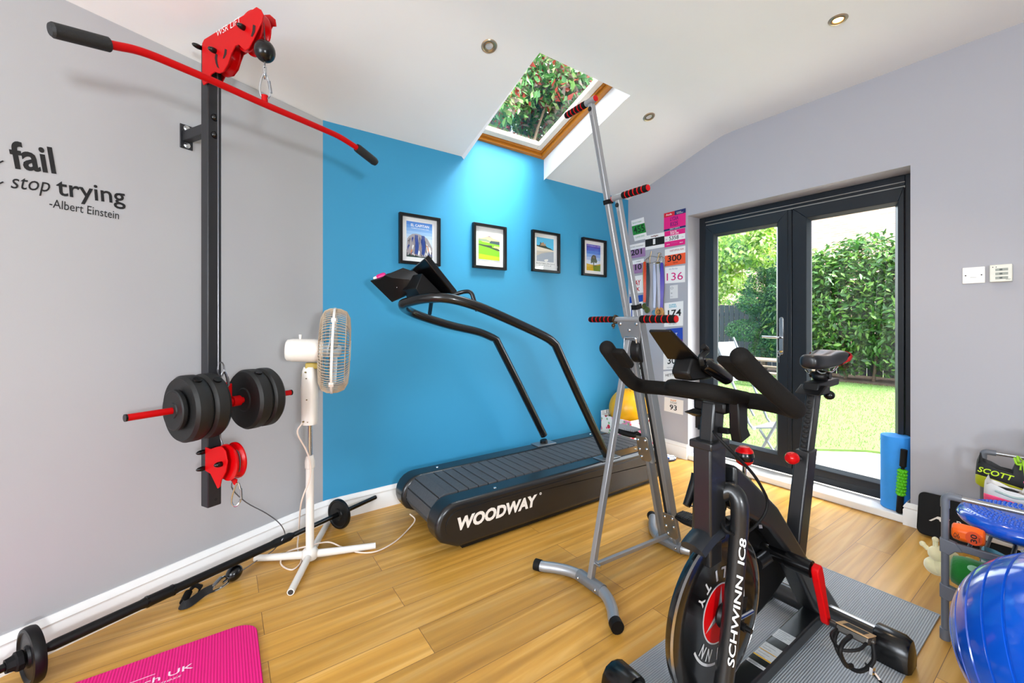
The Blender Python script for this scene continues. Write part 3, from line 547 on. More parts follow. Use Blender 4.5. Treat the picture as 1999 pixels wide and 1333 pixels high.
# ---- medal hanger: bent wire sign and ribbons with medals, every medal its own thing
t = thing('medal_hanger', 'thin brass wire medal hanger with looped ends above the ribbons', 'hanger', PY(1280, 503, -.004)); y = -.012
pts = [PY(*q, y) for q in [(1257, 517), (1259, 508), (1266, 504), (1269, 512), (1264, 518), (1261, 508), (1270, 500), (1284, 502), (1291, 500), (1298, 505), (1301, 514), (1297, 520)]]
build('wire_frame', MB().tube(spline(pts, 5), .0014, 6), BRASS, t)
build('wire_letters', MB().tube(spline([PY(*q, y) for q in [(1265, 507), (1272, 490), (1268, 512), (1276, 512), (1282, 508), (1287, 494), (1284, 510), (1292, 500), (1295, 512)]], 5), .0012, 6).tube(spline([PY(*q, y) for q in [(1283, 495), (1287, 493), (1291, 496), (1286, 499), (1289, 503)]], 5), .0016, 6), BRASS, t)
for px, py in ((1277, 514), (1290.5, 510.5)): build('hook_stud', MB().cyl(PY(px, py, 0), PY(px, py, -.02), .005), WHITEG, t)
build('centre_star', MB().prism([PY(px, py, -.014) for px, py in ((1280, 512), (1289, 511), (1286, 515), (1284.5, 520), (1282.5, 515))], (0, -.003, 0)), BRASS, t)
def medal(label, top, w, bot, cols, medalcol, rm, py_m, k=0):
    a = PY(*top, -.016 - k * .004); b = PY(*bot, -.02 - k * .004); m = thing('medal', label, 'medal', PY(bot[0], py_m, -.02), 'medals hanging from wire hooks'); N = 10
    for s, c in zip((-1, 1), cols):
        mb = MB(); rings = []
        for i in range(N + 1):
            f = i / N; p = a.lerp(b, f) + V((s * (.004 + .006 * sin(pi * f)), -s * .003, 0)); ww = w * (.55 + .45 * sin(pi * min(1, f * 1.3) * .75 + .4)); tw = .5 * s * sin(2.2 * f)
            dx = V((cos(tw), sin(tw), 0)) * ww / 2; th = V((0, .0008, 0)); rings.append([p - dx - th, p + dx - th, p + dx + th, p - dx + th])
        build('ribbon', mb.loft(rings), c, m, smooth=60)
    c = PY(bot[0], py_m, -.022 - k * .003)
    if rm: build('medal_disc', MB().lathe([(.0005, -.003), (rm * .8, -.003), (rm, -.002), (rm, .002), (rm * .8, .0035), (rm * .76, .0025), (.0005, .0025)], c, (0, -1, 0), 28), medalcol, m)
    return m, c
def ribbon(name, c1, c2, d, per): return stripes('ribbon_' + name, c1, c2, d, per, rough=.5, bump=0)
medal('medal on a lime and orange ribbon at the left hook', (1258, 511), .034, (1258, 590), (mat('rib_lime', '#9acb1e', .4, var=.2, scale=60), mat('rib_orange', '#d4421a', .4, var=.3, scale=40)), BRASS, .03, 598)
medal('medal on a navy ribbon with pink and green diagonal stripes', (1264, 513), .03, (1263, 598), (ribbon('navy', '#141c3c', '#e9a9c0', (1, 0, 1.2), .02), ribbon('navy2', '#12301f', '#1d2340', (1, 0, 1.2), .02)), BRASS, .03, 605, 1)
medal('medal on a white ribbon with dark blue lettering', (1277, 516), .028, (1277, 601), (ribbon('white', '#dfe3ef', '#3b4d86', (0, 0, 1), .012), mat('rib_navyedge', '#b9c2dd', .5)), STEEL, .028, 611)
m, c = medal('round wooden medal on a plain pale ribbon', (1284, 515), .028, (1287, 602), (mat('rib_pale', '#cfd0da', .5), mat('rib_grey', '#b3b4c2', .5)), mat('light_wood', '#c9914f', .5, var=.12, scale=60), .048, 609, 2)
build('engraving', MB().tube([c + V((.016 * cos(a) * (1.5 if 2 < a < 4 else 1), -.005, .02 * sin(a))) for a in np.linspace(0, 2 * pi, 17)], .002, 6).bar(c + V((.0, -.005, -.018)), c + V((.004, -.005, .018)), .004, .004, (0, 1, 0)), INK, m)
medal('medal on a violet and teal ribbon at the right hook', (1291.5, 513), .036, (1291, 601), (mat('rib_teal', '#1b8d90', .4, var=.3, scale=14), mat('rib_violet', '#4a3aa8', .4, var=.4, scale=12)), BRASS, .03, 612, 1)
# ================================================================ cable machine on the grey wall
B0 = PG(363, 268); U0 = (B0 - GO).dot(GD); BZ = B0.z
def T(u, v, z): return GW(U0 + u, v, z)              # u along the wall, v out of it
PV = .2                                              # distance of the post from the wall
PC = T(0, PV, 0)
def PT(px, py, du=0.0): return PN(px, py, PC + GD * du, GD)   # on the upright plane through the post, square to the wall
cm = thing('cable_machine', 'wall mounted cable tower with charcoal post and red pulley housings', 'cable machine', T(0, 0, .4))
zt = PT(415, 90).z
build('post', MB().prism([T(-.026, PV - .026, .402), T(.026, PV - .026, .402), T(.026, PV + .026, .402), T(-.026, PV + .026, .402)], (0, 0, zt - .402)), CHAR, cm, bevel=.004)
build('bolt_hole', MB().cyl(T(.004, PV + .0255, .43), T(.004, PV + .0268, .43), .006), INK, cm)
for z, full in ((BZ, True), (.835, False)):
    a = build('wall_arm', MB().prism([T(-.016, .004, z - .022), T(.016, .004, z - .022), T(.016, .004, z + .022), T(-.016, .004, z + .022)], GN * (PV - .028)), CHAR, cm, bevel=.003)
    build('wall_plate', MB().prism([T(-.024 + .048 * (i in (1, 2)), .0005, z - .053 + .106 * (i > 1)) for i in range(4)], GN * .006), CHAR, a, bevel=.002)
    for s in (-1, 1): build('fixing_bolt', MB().cyl(T(0, .006, z + s * .037), T(0, .014, z + s * .037), .009, n=6).lathe([(.013, .0065), (.013, .009), (.0005, .009)], T(0, 0, z + s * .037), GN, 20), STEEL, a)
for py in (230, 264): p = PT(418.5, py); build('dome_bolt', MB().ball(T(.0, PV + .026, p.z), .015, .015, .015, 16, 8), GLOSSBLK, cm)
# pulley housing at the head: two profiled plates, two wheels
def housing(outline, far, wheels, knobs, name, du0, du1, word=None, holes=()):
    root = None
    for du, outl in ((du0, outline), (du1, far)):
        mb = MB().prism([PT(px, py, du) for px, py in outl], GD * .005 * (1 if du == du1 else -1))
        o = build(name if root is None else 'side_plate', mb, RED, cm if root is None else root, bevel=.0015, smooth=25)
        root = root or o
    mid = (du0 + du1) / 2
    for px, py, r in wheels:
        c = PT(px, py, mid); w = abs(du1 - du0) * .3
        build('pulley_wheel', MB().lathe([(.012, -w), (r, -w), (r, -w * .7), (r * .82, 0), (r, w * .7), (r, w), (.012, w)], c, GD, 40, True), REDG, root)
        build('axle_cap', MB().ball(c - GD * (abs(du1 - du0) / 2 + .013), .011, .011, .02, 16, 10, GN, UP, GD), GLOSSBLK, root)
    for px, py in knobs:
        c = PT(px, py, du0); build('thumb_knob', MB().ball(c - GD * .012, .01, .01, .022, 16, 10, UP, GN, GD), GLOSSBLK, root)
    for (px, py, a, b) in holes:   # pressed recess around the wheel
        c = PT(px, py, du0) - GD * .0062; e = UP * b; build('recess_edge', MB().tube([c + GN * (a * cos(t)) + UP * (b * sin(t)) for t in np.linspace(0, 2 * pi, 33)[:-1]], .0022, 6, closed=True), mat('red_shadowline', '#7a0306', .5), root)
    if word:
        a, b, s, h = word; pa, pb = PT(*a, du0) - GD * .0055, PT(*b, du0) - GD * .0055; d = (pb - pa).normalized(); up = (-GD).cross(d)
        build('cut_lettering', MB().text(s, pa, d, up, h, (pb - pa).length, -.004, 0, .0008), mat('pale_cutout', '#e6dedc', .7), root, smooth=0)
    return root
top_out = [(397, 86), (401, 78), (488, 25), (503, 15), (511, 20), (516, 30), (513, 44), (505, 60), (496, 80), (488, 95), (481, 100), (474, 94), (468, 88), (461, 91), (453, 106), (447, 125), (438, 141), (430, 144), (422, 141), (414, 146), (411, 154), (409, 161), (399, 167), (397, 160)]
top_far = [(430, 80), (470, 50), (512, 29), (526, 28), (536, 37), (538, 51), (531, 51), (526, 60), (527, 72), (523, 84), (514, 90), (504, 96), (484, 101), (474, 107), (469, 120), (464, 136), (455, 148), (446, 150), (438, 150), (432, 162), (424, 156)]
def slots(root):
    for pl_ in ([(421, 104), (419.5, 113), (421, 123), (424, 131), (428, 134), (425, 124), (424, 114), (425, 107)], [(439, 95), (443, 97), (442, 106), (438, 114), (435, 115), (438, 104)], [(494, 48), (499, 50), (498, 62), (493, 72), (490, 71), (493, 60)]):
        build('cut_slot', MB().prism([PT(*q_, -.0362) for q_ in pl_], GD * -.0006), mat('slot_shadow', '#1a0606', .8), root, smooth=0)
hs = housing(top_out, top_far, [(440, 110, .076), (496, 66, .08)], [(393, 94)], 'pulley_housing', -.031, .031, ((426, 74), (473, 46), 'WSR LIFT', .026))
slots(hs)
low_out = [(403, 872), (413, 876), (424, 872), (434, 870), (442, 880), (446, 900), (443, 920), (437, 932), (434, 936), (431, 950), (427, 953), (420, 938), (413, 924), (403, 918)]
low_far = [(425, 874), (455, 866), (466, 868), (475, 882), (477, 902), (474, 920), (466, 930), (458, 934), (456, 944), (450, 938), (428, 934)]
housing(low_out, low_far, [(452, 900, .074)], [(401, 881), (401, 913)], 'pulley_housing', -.031, .031)
# cable: over both wheels, down to the stopper; a second run from the carriage round the low wheel to the floor
g = .0026; ca = PT(440, 110); cb = PT(496, 66); rr = .065
v_ = lambda p: (p - GO).dot(GN)
def TV(v, z, du=0): return T(du, v, z)
cbv, cbz = v_(cb), cb.z; cav, caz = v_(ca), ca.z
LB = PT(517, 200); lv, lz = v_(LB), LB.z
pend = V((0, 0, 0)) + TV(cbv + rr, 0); 
ball_z = PT(517, 100).z
run = [TV(PV + .052, .98), TV(PV + .05, caz - .12), TV(cav - rr, caz)] + [TV(cav - rr * cos(a), caz + rr * sin(a)) for a in np.linspace(.3, 1.5, 5)] + [TV(cbv - rr * cos(a), cbz + rr * sin(a)) for a in np.linspace(1.2, pi, 7)] + [TV(lv, cbz - .05), TV(lv, ball_z - .07)]
c1 = build('cable', MB().tube(run, g, 6), WIRE, cm)
build('stopper_ball', MB().ball(TV(lv, ball_z), .036, .036, .042, 24, 14, GD, GN, UP), GLOSSBLK, c1)
build('cable_crimp', MB().tube([TV(lv, ball_z - .06), TV(lv, ball_z - .085)], .0065, 8), STEEL, c1)
def carabiner(name, label, c, ax, up, L, W, r, group, tilt=0):
    """snap hook: pear shaped wire loop with a gate"""
    ax, up = V(ax).normalized(), V(up).normalized(); pts = []
    for k in range(26):
        t = 2 * pi * k / 26; s = sin(t); pts.append(V(c) + ax * (W * cos(t) * (.72 - .28 * s)) + up * (L * s))
    o = thing(name, label, 'carabiner', V(c) - up * L, group); build('hook_body', MB().tube(pts, r, 8, closed=True), STEEL, o)
    build('gate', MB().tube([V(c) + ax * W * .62 + up * L * .45, V(c) + ax * W * .9 - up * L * .45], r * 1.35, 8), mat('brushed_steel', '#9b9ea3', .3, .9), o)
    return o
carabiner('carabiner', 'silver snap hook between the high stopper ball and the red pulldown bar', TV(lv, PT(517, 168).z), (GD * .8 + GN * .6), UP, .05, .022, .004, 'silver snap hooks')
build('thimble_loop', MB().tube([TV(lv, 0) + UP * (PT(516, 143).z + .022 * sin(a)) + (GN * .8 - GD * .6) * (.012 * cos(a)) for a in np.linspace(0, 2 * pi, 17)[:-1]], .0028, 6, closed=True), STEEL, c1)
# ---- lat bar hanging from the hook
def PL(px, py): return PG(px, py, lv)
lb = thing('pulldown_bar', 'long red lat pulldown bar with bent ends and black rubber grips', 'bar', PL(517, 203))
barpts = [PL(*q) for q in [(97, 57), (150, 69), (212, 87), (262, 96), (300, 109), (400, 151), (517, 204), (600, 239), (662, 266), (690, 284), (712, 299), (734, 318)]]
build('bar_tube', MB().tube(fil(barpts[1:-1], .05, 5), .0125, 14), RED, lb)
GRIP = mat('diamond_rubber_grip', '#161719', .6, bump=.6, bscale=160)
build('grip', MB().tube([PL(97, 57), PL(103, 58.5), barpts[2], PL(214, 87.5)], [.016, .0205, .0205, .0185], 18), GRIP, lb)
build('grip', MB().tube([PL(696, 288), PL(699, 290), PL(730, 314.5), PL(734, 318)], [.0185, .0205, .0205, .016], 18), GRIP, lb)
build('eye_tab', MB().tube([PL(517, 207), PL(516.5, 186)], .011, 12), RED, lb)
# ---- plate-loaded carriage bar
CV = PV + .075; cz = PG(438, 786, CV).z
def PCg(px): p = PG(px, 813 - (px - 245) * .1486, CV); return (p - GO).dot(GD) - U0
ua, ub, um = PCg(243), PCg(569), PCg(438)
cr = thing('weight_carriage', 'red loading bar hooked across the cable tower post', 'loading bar', T(um, CV, cz - .05))
build('loading_bar', MB().tube([T(ua + .004, CV, cz), T(ub - .004, CV, cz)], .0125, 18), RED, cr)
for u, s in ((ua, 1), (ub, -1)): build('end_cap', MB().tube([T(u, CV, cz), T(u + s * .006, CV, cz)], .0135, 18), GLOSSBLK, cr)
build('slider_bracket', MB().prism([T(um - .04, PV + .028, cz - .05), T(um + .04, PV + .028, cz - .05), T(um + .04, PV + .028, cz + .075), T(um - .04, PV + .028, cz + .075)], GN * .03).prism([T(um - .01, PV + .058, cz - .03), T(um + .01, PV + .058, cz - .03), T(um + .01, PV + .058, cz + .085), T(um - .01, PV + .058, cz + .085)], GN * .02), RED, cr, bevel=.003)
build('bar_collar', MB().cyl(T(um + .03, CV, cz), T(um + .06, CV, cz), .022), RED, cr)
PLASTICW = mat('scuffed_black_vinyl', '#0f1010', .55, var=.4, scale=22, bump=.15, bscale=70)
def wplate(label, u0, u1, r, group, knob=None):
    w = u1 - u0; o = thing('weight_plate', label, 'weight plate', T((u0 + u1) / 2, CV, cz - r), group)
    build('disc', MB().lathe([(.0135, 0), (r * .36, 0), (r * .4, .004), (r * .82, .004), (r * .93, .001), (r, w * .2), (r * 1.005, w * .5), (r, w * .8), (r * .93, w), (r * .4, w), (.0135, w)], T(u0, CV, cz), GD, 48, True), PLASTICW, o)
    if knob is not None:
        d = GN * cos(knob) + UP * sin(knob); build('filler_cap', MB().tube([T((u0 + u1) / 2, CV, cz) + d * (r - .004), T((u0 + u1) / 2, CV, cz) + d * (r + .007)], w * .24, 18), GLOSSBLK, o)
    return o
ga = 'vinyl weight plates on the loading bar'
uA = PCg(349); wplate('small black disc outermost on the left of the loading bar', uA - .022, uA - .001, .078, ga)
wplate('thick black vinyl plate second from the left end of the loading bar', uA, uA + .062, .13, ga, 1.05)
wplate('thick black vinyl plate touching the post on its left side', uA + .064, uA + .124, .13, ga, .95)
uC = PCg(474); wplate('thick black vinyl plate just right of the post', uC, uC + .06, .13, ga, 1.1)
wplate('smooth black vinyl plate at the right end of the loading bar', uC + .062, uC + .112, .13, ga)
carabiner('carabiner', 'silver snap hook holding up the weight carriage', T(um - .002, PV + .075, PG(432, 745, PV + .075).z), GD, UP, .042, .02, .004, 'silver snap hooks')
build('cable_loop', MB().tube([T(um, PV + .05, .98) + UP * (.03 * sin(a)) + GD * (.012 * cos(a)) for a in np.linspace(0, 2 * pi, 17)[:-1]], .0028, 6, closed=True), WIRE, c1)
# second cable
lowc = PT(452, 900); lcv, lcz = v_(lowc), lowc.z
fl = [PG(433, 778, CV + .02), PG(446, 790, CV + .05), PG(443, 815, CV + .05), PG(430, 845, CV), TV(lcv - .05, lcz + .055), TV(lcv + .045, lcz + .045), TV(lcv + .055, lcz - .03), PG(452, 950, .24), PG(480, 980, .2), PG(520, 1002, .15), PG(546, 1022, .09), PG(556, 1040, .05), PZ(552, 1052, .1), PZ(532, 1075, .03), PZ(505, 1092, .012), PZ(475, 1112, .022), PZ(462, 1117, .03)]
c2 = build('floor_cable', MB().tube(spline(fl, 5), .0024, 6), WIRE, cm)
bc = PZ(457, 1120, .03); sd = (PZ(430, 1142, .02) - bc).normalized()
build('stopper_ball', MB().ball(bc + V((0, 0, .004)), .034, .032, .032, 24, 14, sd, sd.cross(UP), UP), GLOSSBLK, c2)
build('cable_crimp', MB().tube([bc + sd * .03, bc + sd * .055], .006, 8), STEEL, c2)
p = PT(462, 965); carabiner('carabiner', 'silver snap hook dangling below the low red pulley', V((p.x, p.y, p.z)), (GN * .6 + GD * .8), (UP + GD * .1), .046, .02, .0035, 'silver snap hooks')
build('hook_tab', MB().prism([PT(452, 932, 0), PT(462, 936, 0), PT(460, 948, 0), PT(455, 945, 0)], GD * .004), RED, cm)
# ---- nylon strap handle on the floor with its hook
e0 = PZ(430, 1140, .012); carabiner('carabiner', 'silver snap hook lying on the floor by the black strap', e0, (UP * .6 + sd.cross(UP) * .8), sd, .044, .024, .0055, 'silver snap hooks')
st = thing('strap_handle', 'black nylon strap handle lying folded on the floor', 'strap', PZ(385, 1160)); pts = [PZ(415, 1148, .02), PZ(400, 1155, .018), PZ(385, 1166, .016), PZ(368, 1178, .016), PZ(354, 1181, .016), PZ(360, 1168, .018), PZ(370, 1152, .03), PZ(380, 1142, .046), PZ(390, 1146, .03), PZ(391, 1151, .015)]
pts = spline(pts, 4); mb = MB(); rings = []
for i, q in enumerate(pts):
    d = (pts[min(i + 1, len(pts) - 1)] - pts[max(i - 1, 0)]).normalized(); sdv = d.cross(UP).normalized(); upv = (UP * .85 + sdv * .5).normalized(); th = d.cross(upv).normalized() * .002; w_ = upv * .016
    rings.append([q - w_ - th, q + w_ - th, q + w_ + th, q - w_ + th])
rings = [[V((p.x, p.y, max(p.z, .001))) for p in r_] for r_ in rings]
build('webbing', mb.loft(rings), mat('black_webbing', '#141416', .8, bump=.4, bscale=300), st, smooth=60)
build('padded_grip', MB().tube([PZ(358, 1176, .018), PZ(368, 1156, .03)], .014, 12), FOAMBLK, st)

# ================================================================ barbell along the skirting
b0 = PZ(662, 1003, .085); b1 = PZ(62, 1278, .09); bd = (b0 - b1).normalized(); ax_ = lambda s: b1 + bd * s; Lr = (b0 - b1).length
bb = thing('barbell', 'long black barbell lying along the foot of the grey wall', 'barbell', V(((b0 + b1) / 2).xy.to_3d()))
s_end = Lr + (PZ(733, 970, .085) - b0).length
build('shaft', MB().tube([ax_(-.3), ax_(-.31 + .0), ax_(0), ax_(s_end)][1:], .0125, 16), GLOSSBLK, bb)
sg = lambda px, py: (PZ(px, py, .088) - b1).dot(bd)
a1, a2 = sg(282, 1172), sg(333, 1150); a3, a4 = sg(533, 1058), sg(563, 1046)
build('centre_sleeve', MB().tube([ax_(.03), ax_(.05), ax_(a1 - .02), ax_(a1), ax_(a2), ax_(a2 + .02), ax_(a3 - .02), ax_(a3), ax_(a4), ax_(a4 + .02)], [.0135, .0175, .0175, .021, .021, .0175, .0175, .02, .02, .0125], 18), BLACK, bb)
for s in (a1, a2): build('joint_ring', MB().lathe([(.0205, -.004), (.0225, -.003), (.0225, .003), (.0205, .004)], ax_(s), bd, 20, True), GLOSSBLK, bb)
TH_ = MB(); tp = [ax_(-.3 + k * .0022) for k in range(int(.21 / .0022))]
build('threaded_end', MB().tube(tp, [.0135 if k % 4 < 2 else .0115 for k in range(len(tp))], 12), BLACK, bb)
def bplate(label, s, r, w=.024):
    o = thing('weight_plate', label, 'weight plate', V(ax_(s).xy.to_3d()), 'cast plates on the floor barbell'); c = ax_(s)
    build('disc', MB().lathe([(.014, -w * .5), (r * .36, -w * .5), (r * .4, -w * .3), (r * .8, -w * .3), (r * .86, -w * .5), (r * .97, -w * .45), (r, -w * .2), (r, w * .2), (r * .97, w * .45), (r * .86, w * .5), (r * .8, w * .3), (r * .4, w * .3), (r * .36, w * .5), (.014, w * .5)], c, bd, 44, True), BLACK, o)
bplate('black cast plate at the near left end of the floor barbell', 0, .09, .03)
bplate('black cast plate at the far end of the floor barbell beside the fan leg', Lr, .083, .024)
o = thing('barbell_collar', 'black star collar screwed against the near barbell plate', 'collar', V(ax_(-.05).xy.to_3d()))
build('collar_nut', MB().lathe([(.0145, 0), (.022, 0), (.024, .012), (.026, .018), (.032, .022), (.032, .034), (.028, .038), (.0145, .038)], ax_(-.056), bd, 8, True), RUBBER, o)

# ================================================================ pedestal fan
fb = PZ(605, 1083, .03); fx_, fy_ = fb.x, fb.y
fan = thing('pedestal_fan', 'old white pedestal fan on a cross base in front of the grey wall', 'fan', (fx_, fy_, 0))
def PFan(px, py): return PN(px, py, (fx_, fy_, 0), FW)
zf = lambda py: PFan(604, py).z
for q in ((567, 1158), (734, 1066), (497, 1091), (645, 1012)):
    e = PZ(*q, .012); d = (e - V((fx_, fy_, .012))); d.z = 0; L = d.length; d.normalize(); s = d.cross(UP)
    rings = []
    for f_, w_, h_, zb_ in ((.02, .03, .04, .012), (L * .5, .03, .034, .006), (L - .002, .03, .03, 0.0005)):
        c = V((fx_, fy_, 0)) + d * f_; rings.append([c + s * (w_ / 2 * cos(a)) + UP * (zb_ + h_ / 2 + h_ / 2 * sin(a)) for a in np.linspace(0, 2 * pi, 13)[:-1]])
    leg = build('base_leg', MB().loft(rings), WHITEP, fan, smooth=60)
    build('open_end', MB().lathe([(.0005, 0), (.011, 0), (.011, .001), (.0005, .001)], V((fx_, fy_, .0155)) + d * (L - .0018), d, 14), mat('hollow_dark', '#3a3330', .8), leg)
build('hub', MB().lathe([(.004, .012), (.032, .012), (.036, .02), (.036, .05), (.028, .062), (.02, .066)], (fx_, fy_, 0), UP, 28), WHITEP, fan)
z1, z2, z3, z4, z5 = zf(912), zf(890), zf(828), zf(716), zf(640)
build('lower_pole', MB().cyl((fx_, fy_, .06), (fx_, fy_, z1 + .005), .0185), WHITEP, fan)
build('height_collar', MB().lathe([(.019, z1 - .004), (.022, z1), (.0225, z1 + .03), (.017, z2 + .002), (.012, z2 + .004)], (fx_, fy_, 0), UP, 24), WHITEP, fan)
build('inner_pole', MB().cyl((fx_, fy_, z2), (fx_, fy_, z3 + .01), .0105), STEEL, fan)
nk = []
for z, w_, dd in ((z3, .032, .036), (z3 + .01, .036, .04), (z3 + .08, .036, .042), (z3 + .17, .038, .044), (z4 - .02, .032, .038), (z4, .026, .03)):
    nk.append([V((fx_, fy_, z)) + RT * (w_ * .98 * (abs(cos(a)) ** .7) * (1 if cos(a) > 0 else -1)) + FW * (dd * .8 * (abs(sin(a)) ** .7) * (1 if sin(a) > 0 else -1)) for a in np.linspace(0, 2 * pi, 25)[:-1]])
neck = build('control_neck', MB().loft(nk), WHITEP, fan, smooth=60)
for px, py, r in ((604, 725, .004), (605.5, 737, .0025), (606.5, 778, .003), (600, 820, .004), (608, 821, .002)): p = PFan(px, py) - FW * .033; build('neck_screw', MB().cyl(p, p - FW * .005, r), mat('tarnished_screw', '#7a6a3c', .4, .6), neck)
fa = V((.22, .975, -.035)).normalized(); fu = (UP - fa * fa.z).normalized(); fs = fa.cross(fu)
fc = PFan(651, 684) + fa * .0; fr = .207
build('tilt_bracket', MB().box(V((fx_, fy_, z4 + .006)) + fa * .012, .046, .062, .03, fs, fa, fu), GOLDB, fan, bevel=.006)
kb = PFan(592, 732); build('tilt_knob', MB().lathe([(.004, 0), (.013, .002), (.014, .012), (.004, .014)], kb + RT * .01, -RT, 10), GOLDB, fan)
mc = V((fx_, fy_, 0)) * 1; mz = zf(685); m0 = PFan(564, 686); m1 = fc - fa * .055
ma = fa; mb = MB(); mp = [(.004, 0), (.04, .001), (.05, .008), (.054, .03), (.055, .12), (.05, .15), (.045, .16)]
mcenter = m1 - fa * .15
build('motor_housing', MB().lathe(mp, mcenter, fa, 32), WHITEP, fan, smooth=50)
build('oscillation_knob', MB().tube([mcenter + fa * .06 + fu * .052, mcenter + fa * .06 + fu * .075], [.005, .007], 12), WHITEP, fan)
GRILL = mat('beige_grille_wire', '#b9a68e', .4)
def cage(sgn, depth):
    mb = MB(); n = 84
    prof_ = [(fr, 0), (fr * .99, depth * .35), (fr * .93, depth * .72), (fr * .78, depth * .93), (fr * .5, depth), (fr * .24, depth)]
    for k in range(n):
        t = 2 * pi * k / n; d = fs * cos(t) + fu * sin(t); mb.tube([fc + d * r_ + fa * (sgn * h_) for r_, h_ in prof_], .0017, 4, False)
    for r_, h_ in ((fr * .93, depth * .72), (fr * .6, depth * .98), (fr * .24, depth)): mb.tube([fc + (fs * cos(t) + fu * sin(t)) * r_ + fa * (sgn * h_) for t in np.linspace(0, 2 * pi, 41)[:-1]], .0016, 5, closed=True)
    return mb
build('rear_grille', cage(-1, .062), GRILL, fan); g_ = build('front_grille', cage(1, .075), GRILL, fan)
build('grille_ring', MB().lathe([(fr - .003, -.005), (fr + .004, -.005), (fr + .004, .005), (fr - .003, .005)], fc, fa, 64, True), WHITEP, fan)
build('centre_badge', MB().lathe([(.0005, .078), (.05, .078), (.052, .074), (.052, .07)], fc, fa, 32), WHITEP, g_)
for k in range(4): t = pi / 4 + k * pi / 2; p = fc + (fs * cos(t) + fu * sin(t)) * (fr + .003); build('ring_clip', MB().box(p, .012, .02, .018, fs * cos(t) + fu * sin(t), fa, fu * cos(t) - fs * sin(t)), WHITEP, fan)
BLADE = mat('pale_blue_blade', '#b9cdd9', .3)
for k in range(3):
    mb = MB(); rows = []
    for i in range(6):
        r_ = .03 + i * .03; row = []
        for j in range(7):
            t = k * 2 * pi / 3 + (-.55 + 1.1 * j / 6) * (1 - .05 * i) + .1 * i; h_ = .024 * (j / 6 - .5) * 1.6
            row.append(fc + (fs * cos(t) + fu * sin(t)) * (r_ if i < 5 else r_ - .02 * abs(j / 3 - 1)) + fa * h_)
        rows.append(row)
    mb.add([p for r_ in rows for p in r_], [(i * 7 + j, i * 7 + j + 1, (i + 1) * 7 + j + 1, (i + 1) * 7 + j) for i in range(5) for j in range(6)])
    o = build('fan_blade', mb, BLADE, fan, smooth=60); sm = o.modifiers.new('thickness', 'SOLIDIFY'); sm.thickness = .003
build('blade_hub', MB().lathe([(.004, -.05), (.03, -.045), (.032, .02), (.02, .035), (.0005, .037)], fc, fa, 24), BLADE, fan)
pts = [PFan(598, 822) - FW * .036, PFan(592, 840) - FW * .05, PFan(602, 876) - FW * .02, PFan(612, 900) - FW * .03, PFan(611, 930) - FW * .03, PFan(597, 975) - FW * .04, PZ(583, 1040, .07), PZ(581, 1070, .012), PZ(588, 1095, .006), PZ(570, 1112, .005), PZ(548, 1100, .005), PZ(560, 1078, .02), PZ(600, 1066, .065), PZ(640, 1058, .055), PZ(668, 1068, .02), PZ(700, 1078, .006), PZ(735, 1076, .005), PZ(770, 1058, .005), PZ(795, 1035, .006), PZ(810, 1015, .03), PZ(800, 1003, .06)]
build('power_cord', MB().tube(spline(pts, 6), .0036, 8), CORD, fan)

# ================================================================ pink exercise mat
mx1 = 1.42; my0, my1 = -4.12, -3.078; r_ = .075; zt_ = .011
out = [(mx1, my0), (mx1, my1)] ; pm = []
x0_ = .763
pm = [(mx1, my0, 0), (mx1, my1, 0)] + [(x0_ + r_ - r_ * sin(a), my1 - r_ + r_ * cos(a), 0) for a in np.linspace(0, pi / 2, 7)] + [(x0_, my0, 0)]
PINK = stripes('pink_ribbed_foam', '#d8006e', '#ea0580', (0, 1, 0), .0085, rough=.6, bump=.5, dist=.003)
t = thing('exercise_mat', 'bright pink ribbed exercise mat on the wooden floor', 'exercise mat', (1.0, -3.9, 0))
build('foam_sheet', MB().prism([(x, y, .0008) for x, y, z in pm], (0, 0, zt_)), PINK, t, bevel=.003)
p0 = PZ(286, 1336, zt_); p1 = PZ(378, 1299, zt_)
build('printed_lettering', MB().text('Stretch UK', V((p1.x + .012, p1.y - .225, .0123)), (0, 1, 0), (-1, 0, 0), .026, .225, .008, 0, .0003).text('Active Fitness', V((p1.x + .035, p1.y - .2, .0123)), (0, 1, 0), (-1, 0, 0), .012, .17, 0, .3, .0003).bx(p1.x - .032, p1.x - .03, p1.y - .25, p1.y - .1, .0121, .0125), mat('pale_print', '#f0d6e2', .7), t, smooth=0)
# ================================================================ treadmill
TX0, TX1, TY0, TY1 = .16, .79, -2.345, -.56
SHELL = mat('black_treadmill_shell', '#191a1c', .27, var=.25, scale=7, bump=.04, spec=.6); tm = thing('treadmill', 'long black slat belt treadmill beside the blue wall', 'treadmill', ((TX0 + TX1) / 2, (TY0 + TY1) / 2, 0))
def side_profile(y0, y1, z0, z1, r0, r1, n=9):
    P = [(y0 + r0 - r0 * cos(a), z1 - r0 + r0 * sin(a)) for a in np.linspace(-.75, pi / 2, n)] + [(y1 - r1 + r1 * sin(a), z1 - r1 + r1 * cos(a)) for a in np.linspace(0, pi / 2, n)] + [(y1, z0 + .08), (y1 - .06, z0), (y0 + .12, z0)]
    return P
def cover(x0, x1, name, outer):
    o = build(name, MB().prism([(x0, y, z) for y, z in side_profile(TY0, TY1, .03, .262, .11, .1)], (x1 - x0, 0, 0)), SHELL, tm, bevel=.022, seg=4, smooth=40)
    xo = x1 if outer > 0 else x0
    build('raised_panel', MB().prism([(xo - .004 * outer, y, z) for y, z in side_profile(TY0 + .05, TY1 - .05, .075, .222, .072, .07)], (.008 * outer, 0, 0)), SHELL, o, bevel=.005)
    return o
cr_ = cover(.655, TX1, 'side_cover', 1); cl_ = cover(TX0, .295, 'side_cover', -1)
